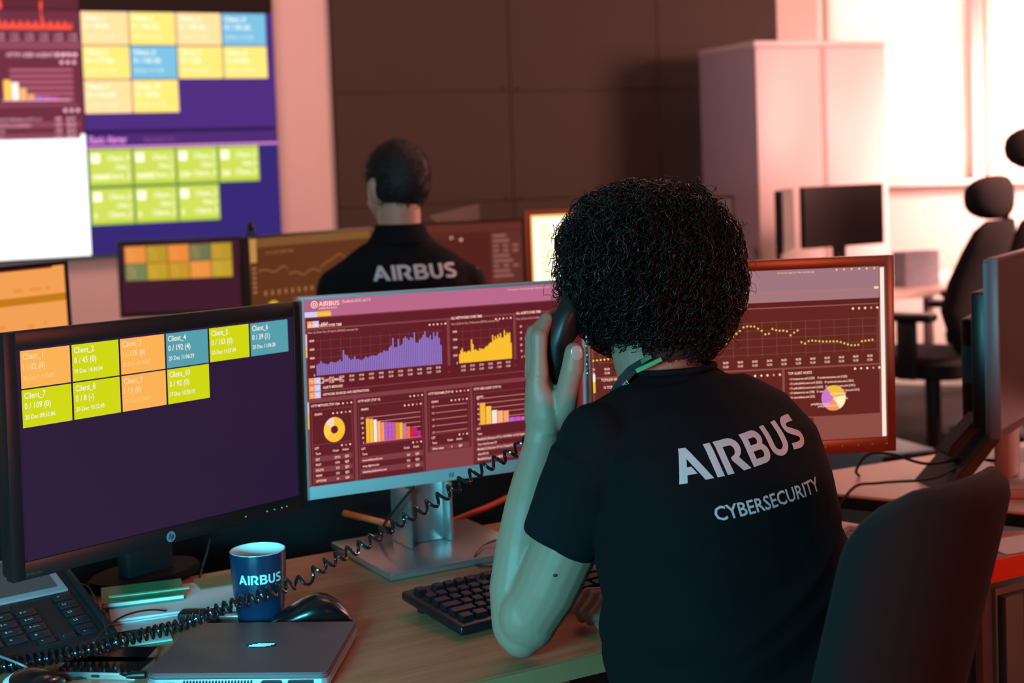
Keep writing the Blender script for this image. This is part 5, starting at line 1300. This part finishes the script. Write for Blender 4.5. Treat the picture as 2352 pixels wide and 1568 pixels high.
# handset in her hand and the coiled cord
hs = thing('telephone_handset', 'black telephone handset held to the woman\'s left ear', 'telephone', (.083, 1.965, 1.12), 0)
path = [at(1346, 678, 1.985), at(1328, 704, 1.975), at(1302, 742, 1.962), at(1283, 785, 1.962), at(1278, 830, 1.972), at(1281, 865, 1.982), at(1288, 890, 1.990)]
hv = MB(); rings = []
for i, p in enumerate(path):
    t = (path[min(i + 1, 6)] - path[max(i - 1, 0)]).normalized(); sx = V((.86, -.5, 0)); sx = (sx - t * sx.dot(t)).normalized(); sy = t.cross(sx)
    k = [1.0, 1.15, .95, .85, .85, 1.0, .85][i]; rings.append((p, sx * .0178 * k, sy * .026 * k, 3))
hv.loft(rings, 28); hobj = obj('grip', hv, mat('brownish_black_plastic', rgb(40, 32, 30), .42), hs, world=True, ang=50)
obj('earpiece', MB().limb([path[1], path[1] + V((.016, .006, 0))], [.021, .018], 16), m_black, hs, world=True)
obj('mouthpiece', MB().limb([path[5], path[5] + V((.014, .010, .004))], [.019, .016], 16), m_black, hs, world=True)
cord = [at(-60, 1548, 1.87), at(0, 1532, 1.88), at(107, 1512, 1.895), at(214, 1490, 1.91), at(321, 1459, 1.925), at(411, 1436, 1.945), at(500, 1401, 1.955), at(557, 1381, 1.965), at(620, 1360, 1.975), at(665, 1342, 1.98), at(700, 1332, 1.985), at(728, 1310, 1.985), at(768, 1284, 1.985), at(839, 1248, 1.99), at(905, 1204, 1.99), at(1000, 1150, 1.985), at(1090, 1086, 1.985), at(1185, 1033, 1.99), at(1240, 985, 2.02), at(1275, 930, 2.02), path[6]]
cp = cable('', cord, sub=14); pts = []; ph_ = 0; a = None
Ltot = 0
fine = []
for i in range(len(cp) - 1):
    for k in range(14): fine.append(cp[i].lerp(cp[i + 1], k / 14))
fine.append(cp[-1]); prev = fine[0]; T = None
for i, p in enumerate(fine):
    dl = (p - prev).length; Ltot += dl; prev = p
    xpx = project(p)[0]
    pitch_ = .0092 + .0098 * max(0, min(1, (xpx - 420) / 420)); gap = math.exp(-((xpx - 712) / 16) ** 2); pitch_ *= 1 + 1.3 * gap
    ph_ += 2 * PI * dl / pitch_
    t = (fine[min(i + 3, len(fine) - 1)] - fine[max(i - 3, 0)]).normalized()
    a = t.orthogonal().normalized() if a is None else (a - t * a.dot(t)).normalized(); b = t.cross(a)
    end = min(1, (len(fine) - 1 - i) / 60, )
    pts.append(p + (a * math.cos(ph_) + b * math.sin(ph_)) * .0078 * end)
keep = [pts[0]]
for p in pts[1:]:
    if (p - keep[-1]).length > .0021: keep.append(p)
keep.append(pts[-1])
single('phone_cord', 'coiled black telephone cord stretched across the desk from the left edge up to the handset', 'cord', MB().tube(keep, .0024, 7), mat('glossy_cord', rgb(26, 24, 26), .22, coat=.4))
# ------------------------------------------------------------------ the man at the next desk
MF = V((-.22, .975, 0)); MR_ = V((.975, .22, 0)); MC = V((-.285, 3.62, 0))
mn = thing('person', 'short haired man seen from behind in a black collared shirt with white wordmark', 'person', (-.285, 3.62, 0), 0)
mring = [(.46, .175, .12), (.62, .165, .12), (.80, .165, .12), (.95, .18, .122), (1.04, .192, .12), (1.10, .190, .108), (1.145, .165, .092), (1.18, .125, .075), (1.21, .082, .062), (1.235, .060, .056)]
kk = .93
s_ = MB(); s_.loft([(MC + V((0, 0, z)), MR_ * (a - .015), MF * (b - .015), 2.3) for z, a, b in mring], 30)
HM = MC + V((-.004, .03, 1.343))
Pm, Am, Rm, Fm, Um = head_blobs(s_, HM, (-.52, .84, -.16), kk)
s_.loft([(MC + V((0, -.0, 1.18)), MR_ * .058, MF * .056), (MC + V((0, .005, 1.24)), MR_ * .054, MF * .055), (MC + V((0, .02, 1.31)), MR_ * .054, MF * .06)], 22)
for s in (-1, 1):
    sj = MC + MR_ * .165 * s + V((0, 0, 1.095)); ej = sj + MR_ * .05 * s + MF * .08 + V((0, 0, -.26)); wj = ej + MF * .25 + MR_ * -.06 * s + V((0, 0, -.03))
    s_.limb([sj, (sj + ej) / 2, ej], [.050, .046, .038], 14); s_.limb([ej, (ej + wj) / 2, wj], [.036, .033, .025], 14)
    hd = wj + MF * .045; s_.loft([(wj, MR_ * .024, V((0, 0, .014))), (hd, MR_ * .036, V((0, 0, .013))), (hd + MF * .045, MR_ * .036, V((0, 0, .012)))], 14)
    for q in range(4):
        b0 = hd + MF * .04 + MR_ * (-.027 + .018 * q); s_.limb([b0, b0 + MF * .03 + V((0, 0, .004)), b0 + MF * .055 + V((0, 0, -.008)), b0 + MF * .07 + V((0, 0, -.02))], [.0095, .009, .0085, .007], 8)
    t0 = wj + MF * .03 - MR_ * .024 * s; s_.limb([t0, t0 - MR_ * .02 * s + MF * .025, t0 - MR_ * .024 * s + MF * .05], [.013, .011, .009], 8)
mb_ = remesh(s_, .0045, 5, .5); shade(mb_, 80); mb_.materials.append(m_skinM)
o = bpy.data.objects.new('body', mb_); COL.objects.link(o); mb_.transform(worldmat(mn).inverted()); o.parent = mn
eyes_part(mn, Pm, Am, Rm, Fm, Um, kk)
s_ = MB(); s_.loft([(MC + V((0, 0, z)), MR_ * a, MF * b, 2.3) for z, a, b in mring[:9]], 34)
for s in (-1, 1):
    sj = MC + MR_ * .160 * s + V((0, 0, 1.09)); ej = sj + MR_ * .05 * s + MF * .08 + V((0, 0, -.26))
    s_.limb([MC + MR_ * .08 * s + V((0, 0, 1.155)), sj, sj.lerp(ej, .35), sj.lerp(ej, .72)], [.050, .060, .062, .060], 16)
ms2_ = remesh(s_, .007, 7, .6)
displace(ms2_, lambda p: .0035 * noise.noise(V((p.x * 7, p.y * 7, p.z * 16))) + .0015 * noise.noise(p * 30))
shade(ms2_, 80); ms2_.materials.append(m_shirt)
bvh_man = BVHTree.FromPolygons([v.co.copy() for v in ms2_.vertices], [tuple(p.vertices) for p in ms2_.polygons])
o = bpy.data.objects.new('shirt', ms2_); COL.objects.link(o); ms2_.transform(worldmat(mn).inverted()); o.parent = mn
obj('collar', MB().loft([(MC + V((0, .004, 1.205)), MR_ * .088, MF * .072), (MC + V((0, .006, 1.225)), MR_ * .074, MF * .067), (MC + V((0, .010, 1.250)), MR_ * .062, MF * .062), (MC + V((0, .010, 1.252)), MR_ * .058, MF * .058)], 30), m_shirt, mn, world=True, ang=80)
def mpt(x, y):
    d = fw + rr * ((x - 1176) / 3267) + uu * ((784 - 233 - y) / 3267); return bvh_man.ray_cast(CAM, d.normalized(), 8)[0]
p0_, p1_ = mpt(858, 646), mpt(1050, 636); p2_, p3_ = mpt(925, 642), mpt(918, 602)
axm = (p1_ - p0_).normalized(); aym = (p3_ - p2_).normalized(); capm = .040
wdt = (p1_ - p0_).length / (LOGO_W * capm)
obj('back_print', decal([(a * capm * wdt, b * capm) for a, b in lv], lf, p0_, axm, aym, -MF, bvh_man, .008, .0015), m_print, mn, 'white wordmark between the shoulders', world=True)
# short hair
hb = MB(); nu_, nv_ = 40, 24; vs = []
def mh_(d):
    x = d.dot(Rm); y = d.dot(Fm); z = d.dot(Um)
    r = .100 * kk; th = 1.0
    lim = -.98 if y < .0 else (-.60 + .9 * max(0, y))
    fac = min(1, max(0, (z - lim) / .6))
    return x, y, z, fac
MO = HM + Um * .02
for i in range(nv_ + 1):
    ph_ = -PI / 2 * .80 + (PI / 2 * 1.80) * i / nv_
    for k in range(nu_):
        th = 2 * PI * k / nu_; d = Rm * (math.cos(ph_) * math.cos(th)) + Fm * (math.cos(ph_) * math.sin(th)) + Um * math.sin(ph_)
        x, y, z, fac = mh_(d)
        cr = 1 / math.sqrt((x / (.078 * kk)) ** 2 + (y / (.098 * kk)) ** 2 + (z / (.098 * kk)) ** 2)
        ext = .006 * fac + .008 * max(0, z) + .0035 * fac * noise.noise(d * 14)
        if fac < .05: ext = -.012
        vs.append(MO + Fm * -.008 * kk + d * (cr + ext - .0015))
fs = [(i * nu_ + k, i * nu_ + (k + 1) % nu_, (i + 1) * nu_ + (k + 1) % nu_, (i + 1) * nu_ + k) for i in range(nv_) for k in range(nu_)]
fs.append(tuple(range(nu_ - 1, -1, -1))); hb.add(vs, fs)
SV = [list(v) for v in hb.v]; SF = list(hb.f)
for q in range(2600):
    d = rdir(); x, y, z, fac = mh_(d)
    if fac < .12 or (y > .45 and z < .5): continue
    cr = 1 / math.sqrt((x / (.078 * kk)) ** 2 + (y / (.098 * kk)) ** 2 + (z / (.098 * kk)) ** 2)
    p = MO + Fm * -.008 * kk + d * (cr + .002 * fac); t = (d * .8 + Um * -.5 + rdir() * .5).normalized(); L = .008 + .012 * max(0, z)
    add_strand([p, p + t * L * .5, p + t * L + V((0, 0, -.002))], [.0008, .0007, .0004])
mh = bpy.data.meshes.new('hair'); mh.from_pydata(SV, [], SF); mh.transform(worldmat(mn).inverted()); mh.materials.append(mat('dark_hair_short', rgb(22, 17, 15), .7)); mh.polygons.foreach_set('use_smooth', [True] * len(mh.polygons)); mh.update()
o = bpy.data.objects.new('hair', mh); COL.objects.link(o); o.parent = mn; o['label'] = 'short dark hair'
tr = MB(); tr.loft([(MC + V((0, 0, .60)), MR_ * .170, MF * .122, 2.4), (MC + V((0, 0, .50)), MR_ * .18, MF * .14, 2.4), (MC + V((0, 0, .45)), MR_ * .17, MF * .14, 2.4)], 30)
for s in (-1, 1):
    h = MC + MR_ * .09 * s + V((0, 0, .53)); kn = h + MF * .42; tr.limb([h, kn, kn + V((0, 0, -.44))], [.085, .062, .045], 14)
mt = remesh(tr, .012, 5, .6); shade(mt, 80); mt.materials.append(m_trous)
o = bpy.data.objects.new('trousers', mt); COL.objects.link(o); mt.transform(worldmat(mn).inverted()); o.parent = mn
for s in (-1, 1):
    an = MC + MR_ * .09 * s + MF * .42 + V((0, 0, .09))
    obj('shoe', MB().loft([(an - MF * .05, MR_ * .03, V((0, 0, .05))), (an + V((0, 0, -.04)) + MF * .06, MR_ * .042, V((0, 0, .045))), (an + V((0, 0, -.062)) + MF * .18, MR_ * .03, V((0, 0, .02)))], 16), m_black, mn, world=True)
cm = thing('office_chair', 'low backed dark office chair the man sits on, hidden behind the monitors', 'chair', (-.285, 3.60, 0), 0)
q0 = MC + V((0, 0, .40))
obj('seat', MB().loft([(q0 + V((0, 0, z)), MR_ * a, MF * a, 3.5) for z, a in ((-.04, .2), (-.02, .235), (.02, .235), (.035, .2))], 32), m_fab, cm, world=True)
obj('backrest', MB().loft([(MC - MF * .21 + V((0, 0, z)), MR_ * a, MF * .03, 3.5) for z, a in ((.48, .15), (.52, .2), (.80, .2), (.86, .15))], 32), m_fab, cm, world=True)
obj('gas_column', MB().tube([q0 - V((0, 0, .04)), V((q0.x, q0.y, .06))], .026, 12), m_steel, cm, world=True)
for k in range(5):
    a = 2 * PI * k / 5; obj('base_arm', MB().tube([V((q0.x, q0.y, .08)), V((q0.x + .27 * math.cos(a), q0.y + .27 * math.sin(a), .04))], [.03, .02], 8), m_black, cm, world=True)

# ------------------------------------------------------------------ his desk and the screens around it
d3 = thing('desk', 'long dark desk in front of the man carrying his row of monitors', 'desk', (-.2, 4.7, 0), 0)
obj('tabletop', MB().prism([(-1.05, 3.95), (-.3, 4.12), (.9, 4.60), (1.0, 5.45), (.2, 5.5), (-1.0, 4.75)], .70, DZ, axis='z', bev=.002), mat('dark_laminate', rgb(70, 55, 50), .5), d3, world=True)
for x, y in ((-.95, 4.1), (.85, 4.75), (.9, 5.3), (-.9, 4.65)): obj('leg', MB().tube([(x, y, 0), (x, y, .70)], .025, 10), m_metalleg, d3, world=True)
d4 = thing('desk', 'desk at the left carrying the orange screen', 'desk', (-1.4, 3.2, 0), 0)
obj('tabletop', MB().prism([(-1.9, 2.75), (-1.25, 2.75), (-.88, 3.3), (-1.0, 3.65), (-1.9, 3.6)], .70, DZ, axis='z', bev=.002), mat('pale_laminate', rgb(222, 190, 176), .42), d4, world=True)
for x, y in ((-1.8, 2.85), (-1.3, 2.85), (-1.05, 3.5), (-1.8, 3.5)): obj('leg', MB().tube([(x, y, 0), (x, y, .70)], .025, 10), m_metalleg, d4, world=True)
d5 = thing('desk', 'desk by the video wall carrying the dark screen with orange and green tiles', 'desk', (-1.4, 6.0, 0), 0)
obj('tabletop', MB().prism([(-1.9, 5.6), (-1.0, 5.7), (-1.0, 6.35), (-1.9, 6.25)], .70, DZ, axis='z', bev=.002), mat('pale_laminate', rgb(222, 190, 176), .42), d5, world=True)
for x, y in ((-1.8, 5.7), (-1.1, 5.75), (-1.1, 6.25), (-1.8, 6.2)): obj('leg', MB().tube([(x, y, 0), (x, y, .70)], .025, 10), m_metalleg, d5, world=True)
def back_monitor(label, c, yaw, wd, hg, draw, bezel, bz=.012, roll=0):
    c = V(c); bx = V((c.x - math.sin(yaw) * .03, c.y + math.cos(yaw) * .03, DZ))
    M = panelM(c, yaw, 0, roll); t = thing('monitor', label, 'monitor', bx, yaw)
    f = MB(); f.box(-wd / 2, -wd / 2 + bz, 0, .02, -hg / 2, hg / 2, .002).box(wd / 2 - bz, wd / 2, 0, .02, -hg / 2, hg / 2, .002).box(-wd / 2 + bz - .002, wd / 2 - bz + .002, .0004, .02, hg / 2 - bz, hg / 2, .002).box(-wd / 2 + bz - .002, wd / 2 - bz + .002, .0004, .02, -hg / 2, -hg / 2 + bz * 1.5, .002)
    obj('bezel', f.xf(M), bezel, t, world=True); obj('housing', MB().rprism(wd - .004, hg - .004, .019, .04, .01, bev=.003).xf(M), m_black, t, world=True)
    s = Sheet(.004); draw(s, (-wd / 2 + bz) * 1000, (-hg / 2 + bz * 1.5) * 1000, (wd / 2 - bz) * 1000, (hg / 2 - bz) * 1000); s.mb.xf(M); s.mb.xf(worldmat(t).inverted()); obj('screen', s.mb, s.mats, t)
    obj('neck', MB().box(-.03, .03, .012, .04, .0, c.z - DZ, .003), m_black, t); obj('base', MB().prism(arc(0, .02, .11, .085, 0, 359, 30), 0, .012, axis='z'), m_black, t)
    return t, M
def d_tiles(s, x0, z0, x1, z1):
    s.rect(x0, z0, x1, z1, glow(64, 26, 42), 0)
    C_ = [glow(238, 146, 64), glow(190, 150, 40), glow(238, 140, 60), glow(112, 118, 78), glow(186, 152, 38), glow(122, 130, 84), glow(196, 158, 44), glow(200, 150, 40), glow(240, 146, 66), glow(196, 160, 46)]
    wd = (x1 - x0 - 46) / 5
    for k, c in enumerate(C_):
        x = x0 + 18 + (k % 5) * wd; z = z1 - 12 - (k // 5) * 72
        s.rect(x, z - 70, x + wd - 3, z, c, 1); 
        for q in range(3): s.text('Client_%d' % (k + 1) if q == 0 else '0 / 4%d (0)' % k, x + 6, z - 18 - 18 * q, 8, glow(250, 200, 110, .9), 2, 0, .8)
def d_graph(s, x0, z0, x1, z1):
    s.rect(x0, z0, x1, z1, glow(92, 48, 22), 0); s.rect(x0, z1 - 26, x1, z1, glow(122, 82, 42), 1); s.rect(x0, z1 - 70, x0 + 26, z1, glow(190, 140, 70), 2)
    lo = glow(170, 112, 66); s.text('FW LOGS OVER TIME', x0 + 60, z1 - 48, 8, lo, 2)
    r = random.Random(2); px_, pz = None, None
    for k in range(70):
        x = x0 + 30 + k * 6.2; z = z1 - 96 - 9 * noise.noise(V((k * .16, 2, 0))) * 2 + (24 if 42 < k < 60 else 0) * math.sin((k - 42) / 18 * PI) - (16 if 18 < k < 40 else 0)
        if px_ is not None: s.poly([(px_, pz - 1), (x, z - 1), (x, z + 1.4), (px_, pz + 1.4)], [(0, 1, 2, 3)], lo, 2)
        px_, pz = x, z
    for k in range(16): s.rect(x0 + 50 + k * 26, z1 - 170, x0 + 58 + k * 26, z1 - 156, lo, 2)
    for k in range(6): s.rect(x0 + 8, z1 - 90 - 14 * k, x0 + 22, z1 - 84 - 14 * k, lo, 2)
    s.dot(x0 + 82, z1 - 212, 25, glow(226, 180, 30), 3, 24); s.rect(x0 + 160, z1 - 260, x0 + 330, z1 - 186, glow(128, 72, 48), 1)
def d_dark(s, x0, z0, x1, z1):
    s.rect(x0, z0, x1, z1, glow(84, 34, 28), 0); s.rect(x0, z1 - 30, x1, z1, glow(96, 44, 36), 1); s.rect(x1 - 112, z0, x1 - 2, z1 - 34, glow(96, 48, 40), 1)
    lo = glow(160, 100, 90)
    s.text('Overview dashboard', x0 + 30, z1 - 22, 8, lo, 2)
    for k in range(9):
        for q in range(3 if k in (2, 3, 6) else 1): s.rect(x1 - 104 + q * 34, z1 - 50 - k * 17, x1 - 104 + q * 34 + (20 if k in (2, 3, 6) else 46 + 11 * (k % 3)), z1 - 43 - k * 17, lo, 2)
    s.dot(x0 + 245, z1 - 46, 4.5, glow(235, 180, 160), 2); s.dot(x0 + 278, z1 - 54, 5, glow(245, 190, 170), 2)
    for a, b, c, d in ((120, 24, 245, 46), (245, 46, 278, 54)): s.poly([(x0 + a, z1 - b), (x0 + a, z1 - b - 1.6), (x0 + c, z1 - d - 1.6), (x0 + c, z1 - d)], [(0, 1, 2, 3)], glow(120, 60, 52), 1)
def d_bright(s, x0, z0, x1, z1):
    s.rect(x0, z0, x1, z1, glow(255, 214, 140, 1.25), 0); s.rect(x0 + 8, z0, x1 - 8, z1 - 12, glow(255, 244, 214, 1.5), 1)
    for k in range(10): s.rect(x0 + 28, z1 - 40 - k * 22, x0 + 60 + 9 * (k % 3), z1 - 32 - k * 22, glow(255, 226, 150, 1.3), 2)
def d_orange(s, x0, z0, x1, z1):
    s.rect(x0, z0, x1, z1, glow(244, 160, 84), 0); s.rect(x0, z1 - 84, x1, z1 - 66, glow(196, 122, 20), 1); s.rect(x0, z1 - 4, x1 - 30, z1, glow(120, 30, 16), 1)
    for a, b, c in ((-130, -46, 22), (-90, -46, 30), (-50, -46, 12), (-170, -128, 16), (-100, -132, 14), (-60, -126, 8)): s.rect(x1 + a, z1 + b - 9, x1 + a + c, z1 + b, glow(236, 146, 66), 1)
back_monitor('dark screen with orange and green tiles below the video wall', (-1.385, 5.92, .975), math.radians(8), .51, .32, d_tiles, m_black, .013)
back_monitor('brownish screen with a line graph left of the man', (-.604, 4.325, 1.051), math.radians(50), .51, .32, d_graph, mat('brown_lit_bezel', rgb(60, 40, 30), .4), .008)
back_monitor('dark red screen behind the man\'s right shoulder', (-.201, 4.76, 1.05), math.radians(15), .51, .32, d_dark, mat('brown_lit_bezel', rgb(60, 40, 30), .4), .009)
back_monitor('glaring pale yellow screen with its glare painted orange on the frame beside the curly hair', (.325, 4.95, 1.068), math.radians(8), .55, .325, d_bright, mat('glare_lit_frame', rgb(225, 110, 60), .45), .016)  # orange glare of the screen painted into the bezel colour
back_monitor('orange screen at the left frame edge above the black monitor', (-1.235, 3.215, 1.03), math.radians(45), .50, .335, d_orange, m_black, .010, -.02)
back_monitor('plain brown framed dark screen between curly hair and cupboard', (.60, 5.25, 1.085), math.radians(-3), .45, .33, lambda s, a, b, c, d: s.rect(a, b, c, d, glow(96, 66, 60), 0), mat('brown_lit_bezel', rgb(60, 40, 30), .4), .009)
pg = MB(); A4 = [at(985, 496, 4.82), at(1003, 510, 4.80), at(1101, 508, 4.80), at(1100, 467, 4.86)]
pg.add(A4 + [p + V((0, .003, 0)) for p in A4], [(0, 1, 2, 3), (7, 6, 5, 4), (0, 4, 5, 1), (1, 5, 6, 2), (2, 6, 7, 3), (3, 7, 4, 0)])
single('paper_sheet', 'tilted grey printed sheet propped on the dark red screen', 'paper', pg, mat('grey_print_sheet', rgb(120, 100, 92), .8, nscale=70, namt=.2))
wc = thing('webcam', 'tiny dark webcam on top of the line graph screen', 'camera', at(577, 540, 4.14), 0)
obj('clip', MB().box(-.014, .014, -.012, .014, -.0, .014, .003), m_black, wc); obj('lens', MB().blob((0, -.004, .026), .011, .011, .013), m_black, wc)

# ------------------------------------------------------------------ two high backed chairs at the right
def ergo(label, loc, rz, hz=1.19, back=1):
    t = thing('office_chair', label, 'chair', loc, rz, None)     # local: faces +y
    obj('seat', MB().loft([((0, .05, .50 + z), (a, 0, 0), (0, a * .98, 0), 3.4) for z, a in ((-.05, .20), (-.03, .245), (.02, .25), (.045, .22))], 32), m_fab2, t)
    bk = MB(); rg = []
    for z, hw, yy, th in ((.56, .15, -.17, .03), (.62, .20, -.19, .045), (.74, .225, -.175, .05), (.86, .215, -.20, .045), (.98, .20, -.245, .04), (1.06, .18, -.275, .035), (1.10, .13, -.285, .02)):
        rg.append(((0, yy, z), (hw, 0, 0), (0, th, 0), 3))
    bk.loft(rg, 32)
    for i, v in enumerate(bk.v): bk.v[i] = V((v.x, v.y + 1.1 * v.x * v.x, v.z))
    obj('backrest', bk, m_fab2, t, ang=70)
    obj('headrest_post', MB().tube([(0, -.285, 1.03), (0, -.30, hz - .03)], .014, 10), m_black, t)
    hd = MB(); hd.blob((0, -.255, hz), .145 * back, .048 * back, .072 * back, p=2.6); 
    for i, v in enumerate(hd.v): hd.v[i] = V((v.x, v.y + 1.4 * v.x * v.x, v.z))
    obj('headrest', hd, m_fab2, t, ang=70)
    for s in (-1, 1):
        obj('armrest', MB().box(s * .27 - .04, s * .27 + .04, -.10, .16, .70, .735, .012).box(s * .27 - .016, s * .27 + .016, -.02, .06, .46, .70, .006), m_black, t)
    obj('gas_column', MB().tube([(0, .03, .45), (0, .03, .10)], .032, 14), m_black, t)
    for k in range(5):
        a = 2 * PI * k / 5 + .3; e = V((math.cos(a), math.sin(a), 0))
        obj('base_arm', MB().tube([V((0, .03, .12)), V((0, .03, .075)) + e * .30], [.032, .018], 8), m_black, t)
        obj('castor', MB().tube([V((0, .03, .03)) + e * .31 + V((-e.y, e.x, 0)) * -.02, V((0, .03, .03)) + e * .31 + V((-e.y, e.x, 0)) * .02], .03, 12), m_rubber, t)
    return t
m_fab2 = mat('black_mesh_fabric', rgb(20, 17, 17), .9, bump=.2, bscale=500)
ergo('black high backed office chair with a rounded headrest in front of the bright window', (1.78, 5.95, 0), math.radians(50), 1.19, 1.25)
e2_ = ergo('black office chair with a raised headrest cut off by the right frame edge', (2.34, 6.62, 0), math.radians(24), 1.385, 1.5)
obj('rear_shell', MB().blob((0.02, -.30, 1.56), .13, .03, .07, p=2.6), m_side, e2_, 'grey plastic piece above the headrest')
obj('headrest_stem', MB().tube([(0, -.315, 1.38), (0, -.33, 1.50)], .012, 8), m_black, e2_)
# floor clutter seen under the right hand desk
bx = thing('computer_tower', 'dark teal computer tower on the floor behind the right monitor', 'computer', (1.15, 4.6, 0), math.radians(20))
obj('case', MB().box(-.10, .10, -.2, .2, .02, .45, .006), m_ped, bx); obj('front', MB().box(-.098, .098, -.206, -.2, .025, .445, .002), m_black, bx)
for x in (-.07, .07): obj('foot', MB().box(x - .02, x + .02, -.18, .18, 0, .02), m_rubber, bx)

# pale label strip on the mouse in the corner
mbod = [c for c in ms2.children if c.name.startswith('body')][0].data
bvm = BVHTree.FromPolygons([v.co.copy() for v in mbod.vertices], [tuple(p.vertices) for p in mbod.polygons])
av = arc(.012, .0, .040, .029, 40, 165, 16) + arc(.012, .0, .031, .021, 165, 40, 16)
k_ = decal(av, [tuple(range(len(av)))], V((0, 0, 0)), V((1, 0, 0)), V((0, 1, 0)), V((0, 0, 1)), bvm, .004, .0006)
obj('label', k_, mat('pale_label', rgb(215, 235, 238), .5), ms2, 'pale printed label strip')
